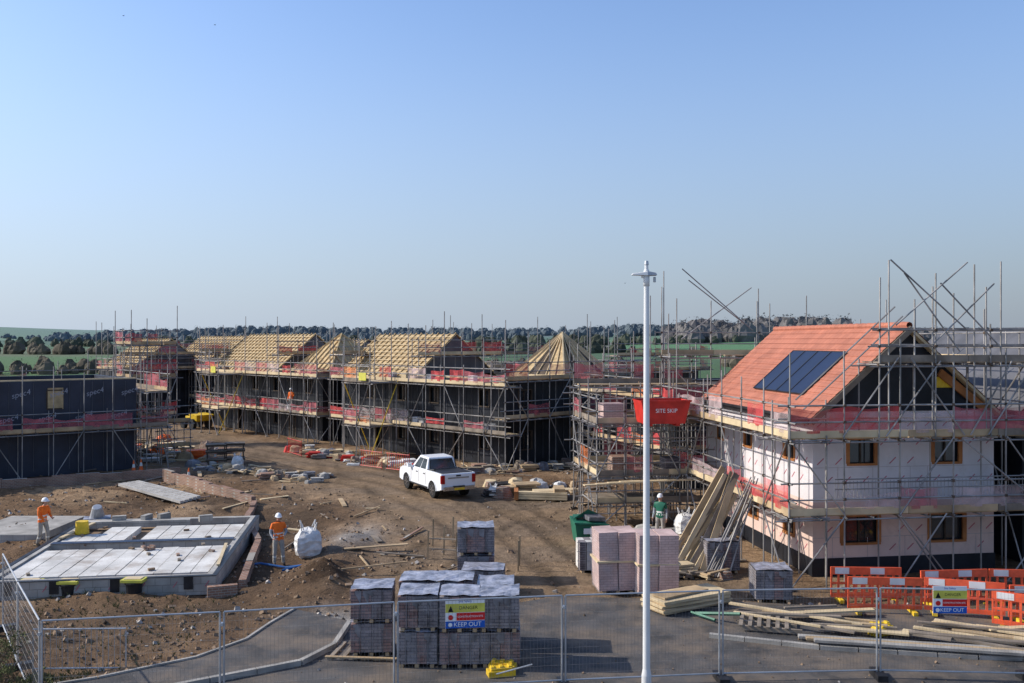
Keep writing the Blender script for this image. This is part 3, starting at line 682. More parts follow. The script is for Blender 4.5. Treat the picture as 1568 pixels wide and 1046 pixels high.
# ------------------------------------------------------------ foundation slab
FA=rad(8); FS=empty('house_foundation',(-8.9,27.5,0),FA); q=MB()
W,D=6.7,9.6
for a,b in(((-W,0,-.1),(0,.3,.46)),((-W,D-.3,-.1),(0,D,.46)),((-W,.3,-.1),(-W+.3,D-.3,.46)),((-.3,.3,-.1),(0,D-.3,.46))): q.bx(a,b,'blockwork')
q.bx((-W+.3,5.0,-.1),(-.3,5.25,.5),'blockwork'); q.bx((-W+.3,4.96,.5),(-.3,5.29,.515),'dpc')
q.bx((-W+.28,D-1.0,.3),(-2.5,D-.7,.55),'blockwork')
q.bx((-W-.02,-.02,.462),(.02,.14,.475),'black_plastic'); q.bx((-.13,.14,.462),(.02,D,.475),'black_plastic'); q.bx((-W-.02,.14,.462),(-W+.13,D,.475),'black_plastic')
q.build('block_walls',FS)
q=MB()
q.bx((-W+.3,.3,-.1),(-.3,D-.3,.2),'rubble')
nb=11
for i in range(nb):
    x0=-W+.34+i*(W-.68)/nb; x1=x0+(W-.68)/nb-.03
    q.bx((x0,.75,.2),(x1,4.4+R.uniform(-.1,.1),.40+R.uniform(-.008,.008)),'concrete_light')
    if i not in(4,):
        q.bx((x0,5.7,.2),(x1,8.2-(1.2 if i<2 else 0),.41+R.uniform(-.008,.008)),'concrete_light')
q.build('floor_beams',FS)
q=MB()
for x in(-4.6,-2.9,-.8,-5.9): q.bx((x-.13,-.03,.08),(x+.13,-.003,.46),'black_plastic')
for i in range(14):
    x=-W+.4+i*.46
    if i%2: q.beam((x,-.006,.15),(x+.12,-.006,.32),.02,.006,'redmark',up=(0,-1,0))
q.build('vents',FS)
q=MB()
for (x,y,r0) in((-1.9,8.6,.4),(-5.2,8.9,.2),(-3.6,9.2,.9),(-4.2,9.0,1.2)): q.box((x,y,.6),(.5,.2,.24),'blockwork',r0)
for i in range(5): q.box((-2.9+R.uniform(-.2,.2),4.2+R.uniform(-.2,.2),.45+.07*(i%2)),(.22,.1,.07),'brick_red',R.random()*3)
for i in range(16): q.box((R.uniform(-6.2,-.6),R.uniform(.5,8.6),.44),(.2,.1,.06),R.choice(['brick_red','rubble','wood_grey']),R.random()*3)
q.beam((-.15,1.2,.5),(-.4,4.2,.52),.1,.05,'wood_pale'); q.beam((-6.4,6,.5),(-6.0,9,.52),.15,.05,'wood_pale')
q.build('loose_blocks',FS)
q=MB(); q.bx((-21,34.6,-.1),(-17.9,38.4,.18),'kerb'); q.bx((-21,34.4,-.1),(-17.8,34.58,.22),'blockwork'); q.build('concrete_slab')

def brickwall(name,P,h,t=.22,k='brick_red'):
    q=MB()
    for (a,b) in zip(P[:-1],P[1:]):
        A=Vector((*a,0));B=Vector((*b,0)); n=max(1,round((B-A).length/1.2))
        for i in range(n):
            hh=h+R.uniform(-.07,.07); p=A.lerp(B,i/n); s=A.lerp(B,(i+1)/n); q.beam((p.x,p.y,hh/2-.15),(s.x,s.y,hh/2-.15),t,hh+.3,k)
    return q.build(name)
brickwall('low_brick_wall',[(-18.8,49.5),(-16.4,46.8),(-14.0,44.0),(-11.7,41.4)],.55)
brickwall('low_block_wall',[(-11.6,41.2),(-10.9,37.6),(-9.3,33.5),(-8.2,27.8)],.28,.22,'brick_red')
brickwall('low_brick_wall',[(-32,44.5),(-26,46.6),(-21,49.3),(-18.6,51.2)],.45)
brickwall('low_brick_wall',[(-8.2,27.3),(-9.0,27.0)],.25,.2)
for (x,y) in((-14.3,27.15),(-13.1,27.05),(-11.2,27.1)):
    q=MB(); g=gh(x,y); q.tube((0,0,0),(0,0,.42),.2,'black_plastic',14,.24,True); q.tube((0,0,.42),(0,0,.47),.27,'black_plastic',14,None,True)
    q.box((0,0,.52),(.66,.42,.09),'yellow_lime'); q.box((0,0,.575),(.5,.3,.03),'wood_pale'); q.build('mortar_tub',None,(x,y,g),0,bevel=.01)

# ------------------------------------------------------------ packs
def pack(mb,c,w,d,h,k,rz=0,wrap=None,strap=True):
    cx,cy,cz=c; rm=Matrix.Rotation(rz,3,'Z')
    for s in(-1,0,1): 
        o=rm@Vector((s*w*.38,0,0)); mb.box((cx+o.x,cy+o.y,cz+.04),(.09,d,.08),'wood',rz)
    nc=4
    for i in range(nc):
        for j in range(2):
            o=rm@Vector((-w/2+(i+.5)*w/nc,(j-.5)*d/2,0)); hh=h-.09-R.uniform(0,.012)
            mb.box((cx+o.x,cy+o.y,cz+.09+hh/2),(w/nc-.012,d/2-.012+R.uniform(-.01,.01),hh),k if R.random()<.75 else ('brick_pack' if k!='brick_pack' else 'brick_pack_red'),rz)
    if wrap: 
        mb.box((cx,cy,cz+.10+(h-.09)/2),(w+.03,d+.03,h-.08),wrap,rz)
        n=5; rows=[[rm@Vector((-w*.5+w*i/n,-d*.5+d*j/n,R.uniform(0,.05)))+Vector((cx,cy,cz+h+.022)) for i in range(n+1)] for j in range(n+1)]
        for j in range(n):
            for i in range(n): mb.face([rows[j][i],rows[j][i+1],rows[j+1][i+1],rows[j+1][i]],'wrap_blue')
        for e_ in range(3):
            a=rm@Vector((-w*.5,-d*.5-.02,0)); b_=rm@Vector((w*.5,-d*.5-.02,0))
            u=R.uniform(.05,.8); p=a.lerp(b_,u)+Vector((cx,cy,cz+h)); p2=a.lerp(b_,u+.15)+Vector((cx,cy,cz+h)); mb.face([p,p2,p2-Vector((.02,.01,R.uniform(.1,.35))),p-Vector((0,.01,R.uniform(.05,.2)))],'wrap_grey')
    if strap:
        for s in(-.28,.28):
            o=rm@Vector((s*w,0,0)); mb.box((cx+o.x,cy+o.y,cz+.09+(h-.09)/2),(.012,d+.05,h-.06),'wrap_grey',rz)
q=MB(); 
for i,x in enumerate((-2.2,-1.22,-.27)):
    for z in(0,.83): pack(q,(x+R.uniform(-.02,.02),21.5+R.uniform(-.04,.04),z),.92,.98,.80,'brick_pack_red' if (i==1) or (i==0 and z>0) or z==0 and i==2 else 'brick_pack',R.uniform(-.03,.03),'wrap_clear')
for i,x in enumerate((-2.3,-1.4,-.4)):
    for z in(0,.83): pack(q,(x,22.75,z),.9,.95,.80 if i!=2 else .7,'brick_pack',R.uniform(-.03,.03),'wrap_clear')
q.build('wrapped_brick_packs')
q=MB()
for z in(.06,.85): pack(q,(-3.35,22.1,z),.98,.98,.76,'brick_pack' if z>.5 else 'brick_pack_red',.05,'wrap_clear')
for i in range(5): q.beam((-4.3+i*.3,21.5,.03),(-4.15+i*.3,22.7,.03),.1,.05,'wood_grey')
q.beam((-4.4,21.55,.075),(-2.7,21.4,.075),.1,.03,'wood'); 
q.build('wrapped_brick_packs')
q=MB()
for z in(0,.86): pack(q,(-1.15,28.9,z),1.15,1.0,.82,'brick_pack',.06,'wrap_clear')
pack(q,(-.85,27.4,0),1.25,.9,.72,'brick_pack',-.05,'wrap_clear'); pack(q,(-1.5,25.6,0),.9,.8,.5,'brick_pack',-.05,'wrap_clear')
q.build('wrapped_brick_packs')
q=MB()
for (cx,cy,rz,ry) in((3.1,27.6,.12,-.03),(4.25,27.2,.1,.02)):
    for j in range(2):
        for i in range(2):
            q.box((cx+(i-.5)*.6,cy+R.uniform(-.03,.03),.1+.44+j*.87),(.57,.95,.85),'brick_pink',rz+R.uniform(-.02,.02),.01,ry)
    q.box((cx,cy,.96),(1.25,.99,1.72),'wrap_clear',rz,0,ry)
    q.box((cx,cy,.97),(1.3,1.05,.05),'wood_pale',rz)
    for s in(-.4,0,.4): q.box((cx+s,cy,.04),(.1,.95,.09),'wood',.11)
q.build('block_pallets')
q=MB(); pack(q,(7.55,26.7,0),1.05,.9,.9,'brick_pack',-.04,'wrap_clear'); pack(q,(6.8,30.0,0),1.1,.9,1.0,'brick_pack',.1,'wrap_clear'); q.build('wrapped_brick_packs')
q=MB()
pack(q,(2.6,30.0,0),.9,.8,1.0,'concrete_light',.1,None,False)
for i in range(5): q.beam((2.15+i*.22,29.58,.1),(2.15+i*.22,29.58,1.05),.015,.015,'galv')
for z in(.1,.4,.7,1.0): q.beam((2.1,29.58,z),(3.1,29.6,z),.015,.015,'galv')
q.build('caged_pallet')
q=MB(); b0=[(-.5,-.4,.1),(.5,-.4,.1),(.5,.4,.1),(-.5,.4,.1)]; t0=[(-.62,-.5,.85),(.62,-.5,.75),(.62,.5,.85),(-.62,.5,.95)]
q._hex(b0+t0,'green_plastic'); q.beam((-.65,-.52,.85),(.65,-.52,.76),.06,.06,'green_plastic'); q.bx((-.3,-.52,.45),(.1,-.46,.65),'sign_white')
q.face([(-.6,-.1,.95),(.0,.1,1.25),(.5,.4,1.0),(-.5,.5,1.0)],'green_plastic'); q.box((.2,0,.95),(.7,.5,.15),'wrap_grey',.3,.1,.1)
for x in(-.4,.4): q.tube((x,-.3,.1),(x,.3,.1),.1,'tyre',10,None,True)
q.build('green_site_bin',None,(2.85,34.0,0),.15)
def bag(name,x,y,s=1.0,rz=0,k='bag_white'):
    q=MB(); n=10; m=16; rr=random.Random(int(x*100+y*7))
    rows=[]
    for j in range(n+1):
        t=j/n; z=t*.95*s; ring=[]
        for i in range(m):
            a=2*math.pi*i/m; sq=1/max(abs(math.cos(a)),abs(math.sin(a)))**.6
            r=.43*s*sq*(math.sin(math.pi*min(1,(.12+t*.92)))**.28)*(1+rr.uniform(-.07,.07)); 
            if j==0: r*=.9
            ring.append((r*math.cos(a),r*math.sin(a),z+rr.uniform(-.02,.02)*s))
        rows.append(ring)
    for j in range(n):
        for i in range(m): q.face([rows[j][i],rows[j][(i+1)%m],rows[j+1][(i+1)%m],rows[j+1][i]],k)
    q.face(rows[-1],k)
    for a in(.8,2.3,3.9,5.5):
        c=(.3*s*math.cos(a),.3*s*math.sin(a)); q.tube((c[0],c[1],.85*s),(c[0]*1.2,c[1]*1.2,1.12*s),.02,k,5); q.tube((c[0]*1.2,c[1]*1.2,1.12*s),(c[0]*.7,c[1]*1.3,.9*s),.02,k,5)
    return q.build(name,None,(x,y,gh(x,y)-.02),rz)
bag('bulk_bag',-7.2,32.3,1.1,.3); bag('bulk_bag',-16.3,54.3,.8,.2); bag('bulk_bag',-.9,44.3,.6,.2)
bag('bulk_bag',6.7,35.2,1.0,.2); bag('bulk_bag',7.6,34.9,.9,.7)

# ------------------------------------------------------------ timber piles
q=MB()
for i in range(15):
    f=i/14; w_=R.choice([.10,.15,.22,.22]); o=R.uniform(-.25,.25); k=R.choice(['wood_pale','wood_pale','wood','wood_grey'])
    q.beam((4.85+f*1.5+R.uniform(-.15,.15),29.7+o,.03+R.uniform(0,.05)),(7.0+f*.75+R.uniform(-.2,.2),31.1+o*.7,2.75+R.uniform(-.6,.7)),w_,.045,k,up=(.3+R.uniform(-.3,.3),-1,.4))
for i in range(14):
    o=R.uniform(-.4,.4); x=R.uniform(.6,1.5)
    q.tube((5.4+x,29.4+o,.02),(7.8+x*.3,30.8+o*.4,2.9+R.uniform(-.8,.3)),.025,'steel')
q.build('leaning_scaffold_boards')
q=MB()
for i in range(9): q.box((4.95+R.uniform(-.05,.05),25.9+R.uniform(-.05,.05),.06+i*.04),(2.4,1.0,.034),'wood_pale' if i%3 else 'wood',.52+R.uniform(-.05,.05))
q.box((4.75,25.75,.44),(1.7,.5,.05),'wood',.6)
for s in(-.7,.7): q.box((4.95+s,25.9+s*.5,.02),(.1,1.0,.06),'wood_grey',.52)
q.build('plywood_stack')
q=MB()
for i in range(34):
    a=R.choice([-.5,-.35,-.2,.1,-.6]); L=R.uniform(1.0,3.6); x=R.uniform(6.0,13.5); y=25.0-(x-6)*.33+R.uniform(-.9,1.0); z=.04+R.random()*.16
    q.beam((x,y,z),(x+L*math.cos(a),y+L*math.sin(a),z+R.uniform(-.0,.05)),R.choice([.1,.22,.15]),.045,R.choice(['wood_pale','wood_pale','wood','wood_grey']))
q.build('scattered_timber')
q=MB()
for i in range(3): q.beam((7.2+i*.1,23.0-i*.3,.09+.05*i),(14.0,21.6-i*.3,.09+.05*i),.2,.06,['kerb','wood','kerb'][i])
q.build('kerb_stones_and_boards')
q=MB()
for i in range(6): q.beam((6.2+.22*i,24.6-.06*i,.18),(5.9+.22*i,23.6-.06*i,.18),.1,.02,'wood_grey')
for s in(0,.5,1): q.beam((5.95,23.7+.9*s,.1),(7.4,23.3+.9*s,.1),.1,.1,'wood_grey')
q.tube((5.0,24.9,.1),(6.0,24.0,.35),.05,'green_plastic'); q.tube((4.9,25.0,.1),(5.4,24.3,.1),.04,'green_plastic')
q.build('broken_pallet')
q=MB()
for i in range(190):
    y=R.uniform(28,62); x=R.uniform(-.5*y,.1*y)
    dd=float(dpoly(np.array([x]),np.array([y]),HAUL)[0])
    if dd<4.2 or (x<-8.5 and x>-16.5 and y<38): continue
    a=R.random()*3.14; L=R.uniform(.4,2.4); z=gh(x,y)+.05
    q.beam((x,y,z),(x+L*math.cos(a),y+L*math.sin(a),z+R.uniform(0,.1)),R.choice([.1,.2,.05]),.04,R.choice(['wood','wood','wood_grey','wood_grey','brick_red','wood_pale']))
q.build('scattered_timber')
q=MB()
for i in range(5): q.beam((-19.0+i*.12,44.3+i*.22,gh(-19,44)+.25),(-14.8+i*.12,41.0+i*.2,.3+.02*i),.18,.12,'concrete')
q.build('lintel_stack')
q=MB()
for i in range(7):
    z=.1+.12*(i//3); q.beam((.2+(i%3)*.1,43.4+(i%3)*.4,z),(2.6,43.0+(i%3)*.4,z),.3,.1,'wood_pale')
q.bx((.1,43.2,.0),(.3,44.4,.4),'wood_orange'); q.bx((2.0,43.0,.05),(2.5,44.2,.55),'wood')
def junk(q,x,y,z,s,ks,rr):
    k=rr.choice(ks); t=rr.random()
    if t<.35:
        n=rr.randint(2,5)
        for i in range(n): q.box((x+rr.uniform(-.05,.05),y+rr.uniform(-.05,.05),z+.04+i*.09*s),(s*rr.uniform(.7,1.1),s*rr.uniform(.5,.8),.07*s),k,rr.random()*.3+i*.02)
    elif t<.7:
        m=9; h=s*rr.uniform(.35,.6); prev=[(x+s*.5*math.cos(6.283*i/m)*rr.uniform(.75,1.15),y+s*.4*math.sin(6.283*i/m)*rr.uniform(.75,1.15),z-.05) for i in range(m)]
        for lv in(.45,.8):
            cur=[(x+(p[0]-x)*rr.uniform(.7,.95),y+(p[1]-y)*rr.uniform(.7,.95),z+h*lv*rr.uniform(.8,1.15)) for p in prev]
            for i in range(m): q.face([prev[i],prev[(i+1)%m],cur[(i+1)%m],cur[i]],k)
            prev=cur
        for i in range(m): q.face([prev[i],prev[(i+1)%m],(x,y,z+h)],k)
    else:
        for i in range(4):
            a=rr.random()*3.14; L=s*rr.uniform(.8,1.8); q.beam((x,y,z+.04+i*.06),(x+L*math.cos(a),y+L*math.sin(a),z+.06+i*.06),.12,.045,rr.choice(['wood','wood_pale','wood_grey']))
rj=random.Random(99)
for i in range(34): junk(q,rj.uniform(-1.2,3.2),rj.uniform(44.2,47.5),0,rj.uniform(.5,1.2),['bag_white','bag_white','wood','wrap_grey','wood_pale','brick_red','black_plastic','concrete'],rj)
q.build('material_pile')
q=MB()
for i in range(110):
    t=rj.random(); x=-14.5+t*10.5+rj.uniform(-1,1)-.5; y=63-t*10.5+rj.uniform(-1,.8); junk(q,x,y,gh(x,y),rj.uniform(.4,1.1),['bag_white','wood_pale','wood','wrap_grey','brick_red','blockwork','wood_grey','red_paint','brick_pack'],rj)
for i in range(45):
    t=rj.random(); x=-4+t*8; y=51.5+t*3.8+rj.uniform(-1,1); junk(q,x,y,gh(x,y),rj.uniform(.4,1.0),['wood_pale','wood','wrap_grey','brick_red','blockwork','wood_grey','brick_pack'],rj)
q.build('material_pile')
q=MB()
for i in range(90):
    x=rj.uniform(-34,-19); y=56+(-19-x)*.9+rj.uniform(-2,6); junk(q,x,y,0,rj.uniform(.4,1.3),['bag_white','wood_pale','wood','wrap_grey','brick_red','blockwork','wood_grey','orange'],rj)
for i in range(80):
    x=rj.uniform(4.3,7.3); y=rj.uniform(28.6,36); junk(q,x,y,0,rj.uniform(.3,.9),['wood_pale','wood','wrap_grey','brick_red','blockwork','wood_grey','concrete'],rj)
for i in range(60):
    x=rj.uniform(-19,-10); y=rj.uniform(50,53)-(x+14)*.6; junk(q,x,y,gh(x,y),rj.uniform(.3,.9),['wood','wrap_grey','brick_red','blockwork','wood_grey','concrete'],rj)
q.build('material_pile')
q=MB()
for dx,dy in((0,0),(1.1,.4)):
    for a in(-.5,.5):
        for bb in(-.4,.4): q.beam((dx+a,dy+bb,0),(dx+a,dy+bb,1.25),.07,.07,'dark_timber')
    for z in(.3,.8,1.2):
        q.beam((dx-.6,dy-.4,z),(dx+.6,dy-.4,z),.05,.1,'dark_timber'); q.beam((dx-.6,dy+.4,z),(dx+.6,dy+.4,z),.05,.1,'dark_timber'); q.box((dx,dy,z+.07),(1.2,.9,.03),'wood_grey')
q.build('timber_rack',None,(-18.0,55.6,0),.3)
def mesh_fence(name,P,h=1.0):
    q=MB()
    for a,b in zip(P[:-1],P[1:]):
        A=Vector((*a,0));B=Vector((*b,0)); n=max(1,round((B-A).length/2))
        for i in range(n):
            p=A.lerp(B,i/n);r2=A.lerp(B,(i+1)/n-.02); p=p+Vector((R.uniform(-.2,.2),R.uniform(-.2,.2),0))
            q.tube(p,p+Vector((0,0,h+.1)),.02,'steel'); q.tube(r2,r2+Vector((0,0,h+.1)),.02,'red_paint')
            for z in(.1,1.0): q.tube(p+Vector((0,0,z*h)),r2+Vector((0,0,z*h)),.022,'red_paint')
            for j in range(1,12): s=p.lerp(r2,j/12); q.tube(s+Vector((0,0,.1)),s+Vector((0,0,h)),.012,'red_paint',4)
    return q.build(name)
mesh_fence('red_pedestrian_barrier',[(-15.2,61.5),(-13.6,59.2)])
mesh_fence('red_pedestrian_barrier',[(-9.3,54.8),(-5.8,52.2)])

# ------------------------------------------------------------ heras fence
def heras(A,B,name='temporary_fence_panel'):
    A=Vector((*A,0));B=Vector((*B,0)); d=(B-A).normalized(); L=(B-A).length-.08; rz=math.atan2(d.y,d.x)
    q=MB(); o=.04; z0=.12; z1=2.0
    for x in(o,o+L): q.tube((x,0,z0-.05),(x,0,z1),.021,'galv',8)
    for z in(z0+.05,z1): q.tube((o,0,z),(o+L,0,z),.019,'galv',8)
    n=int(L/.075)
    for i in range(1,n): q.tube((o+L*i/n,0,z0),(o+L*i/n,0,z1),.0018,'steel',3)
    for j in range(1,10): q.tube((o,0,z0+(z1-z0)*j/10),(o+L,0,z0+(z1-z0)*j/10),.0018,'steel',3)
    q.tube((0,-.05,1.75),(0,.05,1.75),.035,'galv',6,None,True)
    q.box((0,0,.07),(.22,.62,.14),'black_plastic')
    return q.build(name,None,(A.x,A.y,0),rz)
FP=[(-13.2,23.7),(-11.3,20.9),(-9.3,18.0),(-5.9,18.6),(-2.45,19.3),(1.12,19.8),(4.62,20.2),(8.18,20.4),(11.4,20.2),(14.9,20.3)]
for a,b in zip(FP[:-1],FP[1:]): heras(a,b)
q=MB()
for x in(0,2.1): q.tube((x,0,.08),(x,0,1.0),.019,'galv',8); q.tube((x,-.28,.02),(x,.28,.02),.019,'galv',6); q.tube((x,0,.02),(x,0,.1),.019,'galv',6)
for z in(.15,1.05): q.tube((0,0,z),(2.1,0,z),.019,'galv',8)
for i in range(1,16): q.tube((2.1*i/16,0,.15),(2.1*i/16,0,1.05),.008,'galv',5)
q.build('crowd_control_barrier',None,(-10.95,20.9,gh(-10,21)),.03)
def yfoot(x,y,rz,z=0):
    q=MB(); q.box((0,0,.07),(.62,.3,.14),'yellow'); q.box((0,0,.16),(.5,.22,.06),'yellow')
    for s in(-.2,0,.2): q.box((s,0,.2),(.09,.16,.05),'yellow')
    q.build('yellow_fence_foot',None,(x,y,z),rz,bevel=.015)
yfoot(-.25,20.55,.25); yfoot(-.22,20.9,-.2); yfoot(9.45,23.4,.4); yfoot(9.55,23.75,.2,.0)
q=MB(); q.tube((-.35,20.2,.15),(.45,20.25,.35),.02,'galv'); q.build('fence_brace')
def sign(x,y,z,rz,w,h):
    e=empty('keep_out_sign',(x,y,z),rz); q=MB()
    q.bx((-w/2,-.012,-h/2),(w/2,0,h/2),'sign_white')
    q.bx((-w/2,-.016,h/2-.46*h),(w/2,-.012,h/2-.16*h),'yellow_lime'); q.bx((-w/2+.28*w,-.016,-.24*h),(w/2,-.012,.02*h),'sign_red')
    q.bx((-w/2,-.016,-h/2),(w/2,-.012,-.26*h),'sign_blue')
    q.face([(-w/2+.05,-.018,.06*h),(-w/2+.17,-.018,.06*h),(-w/2+.11,-.018,.28*h)],'dark')
    q.tube((-w/2+.11,-.0165,-.13*h),(-w/2+.11,-.019,-.13*h),.055,'sign_red',14,None,True); q.tube((-w/2+.1,-.0165,-.38*h),(-w/2+.1,-.019,-.38*h),.045,'sign_white',14,None,True)
    q.build('board',e)
    text('lettering','DANGER',.10*w/.84,'dark',e,(.08*w,-.0175,.19*h),ext=.0005)
    text('lettering','CONSTRUCTION SITE',.055*w/.84,'sign_white',e,(.13*w,-.0175,-.11*h),ext=.0005)
    text('lettering','KEEP OUT',.13*w/.84,'sign_white',e,(.06*w,-.0175,-.38*h),ext=.0005)
    text('lettering','Site Safety',.07*w/.84,'sign_blue',e,(0,-.0135,.42*h),ext=.0005)
sign(-1.0,19.52,1.70,.13,.84,.62); sign(9.7,20.26,1.78,-.03,.74,.6)

def chapter8(x,y,rz,lean=0):
    q=MB(); L=2.0
    q.bx((0,-.025,.78),(L,.025,1.0),'barrier_red'); q.bx((0,-.025,.12),(L,.025,.24),'barrier_red')
    for i in range(4): 
        if i%2==0: q.bx((.12+i*.5,-.030,.80),(.52+i*.5,-.0255,.98),'white_plastic')
    n=9
    for i in range(n+1):
        u=i*L/n; w=.06 if i not in(0,n) else .09; q.bx((max(0,u-w/2),-.02,.24),(min(L,u+w/2),.02,.78),'barrier_red')
    q.bx((0,-.022,.5),(L,.022,.56),'barrier_red')
    for u in(.25,1.75): q.box((u,0,.06),(.12,.55,.10),'yellow')
    o=q.build('plastic_barrier',None,(x,y,0.0),rz,bevel=.008); o.rotation_euler=(lean,0,rz)
bx,by=9.3,25.35
for a,ln in((-.08,.05),(-.32,-.06),(-.10,.1),(-.28,0)):
    chapter8(bx,by,a,ln); bx+=2.06*math.cos(a); by+=2.06*math.sin(a)
bx,by=11.6,25.9
for a in(.1,-.1): chapter8(bx,by,a,-.05); bx+=2.05*math.cos(a); by+=2.05*math.sin(a)
chapter8(9.2,26.4,-.05); chapter8(12.6,24.0,-.6,.08)

# ------------------------------------------------------------ street lamp
LP=empty('street_lamp',(2.5,17.0,0)); q=MB()
q.tube((0,0,0),(0,0,1.3),.092,'post_white',16); q.tube((0,0,1.3),(0,0,1.42),.092,'post_white',16,.07); q.tube((0,0,1.42),(0,0,6.5),.070,'post_white',16,.056); q.tube((0,0,6.5),(0,0,8.55),.056,'post_white',16,.048)
q.tube((0,0,8.53),(0,0,8.75),.058,'post_white',16,None,True)
q.build('column',LP,smooth=True)
q=MB()
q.tube((0,0,8.72),(0,0,8.84),.07,'post_white',14,.045,True)
q._hex([(-.28,-.09,8.735),(.02,-.1,8.72),(.02,.1,8.72),(-.28,.09,8.735),(-.26,-.07,8.765),(.02,-.08,8.80),(.02,.08,8.80),(-.26,.07,8.765)],'post_white')
q._hex([(0,-.09,8.72),(.19,-.09,8.725),(.19,.09,8.725),(0,.09,8.72),(0,-.07,8.81),(.17,-.07,8.775),(.17,.07,8.775),(0,.07,8.81)],'galv')
q.tube((.15,0,8.70),(.15,0,8.60),.028,'galv',8,None,True); q.tube((-.06,0,8.72),(-.06,0,8.68),.04,'post_white',8,None,True)
q.tube((0,0,8.82),(0,0,8.92),.035,'post_white',12,None,True); q.tube((0,0,8.92),(0,0,9.0),.045,'galv',12,.035,True)
q.build('lantern',LP,bevel=.012)
q=MB(); q.bx((-.045,-.096,.6),(.045,-.088,1.1),'galv'); q.build('access_door',LP)

# ------------------------------------------------------------ pickup truck
T=empty('pickup_truck',(-3.8,45.6,0.02),math.atan2(.876,-.482))
def arch(cx,r,n=9): return [(cx+r*math.cos(math.pi*(1-i/(n-1))) ,.38+r*math.sin(math.pi*(1-i/(n-1)))) for i in range(n)]
prof=[(-2.62,.50),(-2.62,1.18),(-2.58,1.24),(-.80,1.24),(-.78,1.20),(1.15,1.18),(2.25,1.08),(2.52,.98),(2.62,.75),(2.60,.42),(2.3,.36)]
fa=arch(1.62,.46); ra=arch(-1.58,.46)
poly=prof+[(x,z) for x,z in fa[::-1]]+[(x,z) for x,z in ra[::-1]]+[(-2.3,.42)]
q=MB(); Ls=[[(x,(-.89),z) for x,z in poly],[(x,.89,z) for x,z in poly]]
q.face(Ls[0],'car_paint'); q.face(Ls[1][::-1],'car_paint')
n=len(poly)
for i in range(n): j=(i+1)%n; q.face([Ls[0][j],Ls[0][i],Ls[1][i],Ls[1][j]],'car_paint')
o=q.build('body',T); bm=bmesh.new(); bm.from_mesh(o.data); bmesh.ops.remove_doubles(bm,verts=bm.verts,dist=.0005); bmesh.ops.recalc_face_normals(bm,faces=bm.faces); bm.to_mesh(o.data); bm.free()
bv=o.modifiers.new('b','BEVEL'); bv.width=.045; bv.segments=3; bv.limit_method='ANGLE'; bv.angle_limit=rad(35)
q=MB(); Bc=[(-.82,-.84,1.17),(1.2,-.84,1.15),(1.2,.84,1.15),(-.82,.84,1.17)]; Tc=[(-.62,-.66,1.80),(.42,-.66,1.83),(.42,.66,1.83),(-.62,.66,1.80)]
q._hex(Bc+Tc,'car_paint'); o=q.build('cabin',T); bv=o.modifiers.new('b','BEVEL'); bv.width=.06; bv.segments=3
q=MB(); Bv=[Vector(p) for p in Bc]; Tv=[Vector(p) for p in Tc]
def pane(a,b,c,d,u0,u1,v0,v1,k='glass',off=.008):
    f=lambda u,v:(a.lerp(b,u)).lerp(d.lerp(c,u),v)
    nn=(b-a).cross(d-a).normalized()
    q.face([f(u0,v0)+nn*off,f(u1,v0)+nn*off,f(u1,v1)+nn*off,f(u0,v1)+nn*off],k)
pane(Bv[3],Bv[0],Tv[0],Tv[3],.08,.92,.14,.86); pane(Bv[1],Bv[2],Tv[2],Tv[1],.06,.94,.1,.9)
for s in(0,1):
    if s==0: a,b,c,d=Bv[0],Bv[1],Tv[1],Tv[0]; rng_=[(.09,.42),(.46,.84)]
    else: a,b,c,d=Bv[2],Bv[3],Tv[3],Tv[2]; rng_=[(.16,.54),(.58,.91)]
    for u0,u1 in rng_: pane(a,b,c,d,u0,u1,.12,.86)
q.build('windows',T)
q=MB()
q.bx((-2.5,-.78,1.22),(-.84,.78,1.262),'black_plastic')
for y in(-.82,.82): q.tube((-.85,y,1.26),(-1.5,y*.9,1.30),.03,'black_plastic'); q.tube((-.88,y*.86,1.25),(-.75,y*.8,1.74),.03,'black_plastic',6)
q.bx((-2.74,-.80,.46),(-2.60,.80,.64),'chrome'); q.bx((-2.745,-.3,.60),(-2.60,.3,.66),'black_plastic')
q.bx((-2.748,-.27,.47),(-2.741,.27,.58),'yellow')
q.bx((-2.634,-.55,1.0),(-2.625,.55,1.07),'trousers'); q.bx((-2.64,-.12,1.10),(-2.62,.12,1.17),'black_plastic')
for y in(-.80,.80): q.bx((-2.645,y-.09,.78),(-2.56,y+.09,1.18),'taillight')
for y in(-.9,.9): q.bx((-2.6,y-.015,.8),(-2.56,y+.015,1.16),'taillight')
for y in(-1,1):
    q.bx((.95,y*.90,1.18),(1.12,y*1.10,1.36),'car_paint')
    q.beam((-1.05,y*.91,.42),(1.1,y*.91,.42),.09,.06,'black_plastic')
    for x in(.12,1.05,-.75): q.beam((x,y*.893,.55),(x,y*.893,1.15),.012,.006,'black_plastic',up=(1,0,0))
    for x in(.3,-.6): q.bx((x-.08,y*.892,1.02),(x+.08,y*.915,1.06),'black_plastic')
    q.bx((2.35,y*.6-.2,.82),(2.60,y*.6+.2,.98),'glass')
    for cx in(1.62,-1.58):
        A=arch(cx,.47,11)
        for a,b in zip(A[:-1],A[1:]): q.beam((a[0],y*.895,a[1]),(b[0],y*.895,b[1]),.05,.05,'car_paint',up=(0,1,0))
q.bx((2.55,-.5,.55),(2.64,.5,.95),'black_plastic'); q.bx((-2.2,-.6,.35),(2.2,.6,.6),'dark'); q.tube((-2.65,0,.42),(-2.85,0,.42),.03,'dark')
q.build('trim',T,bevel=.008)
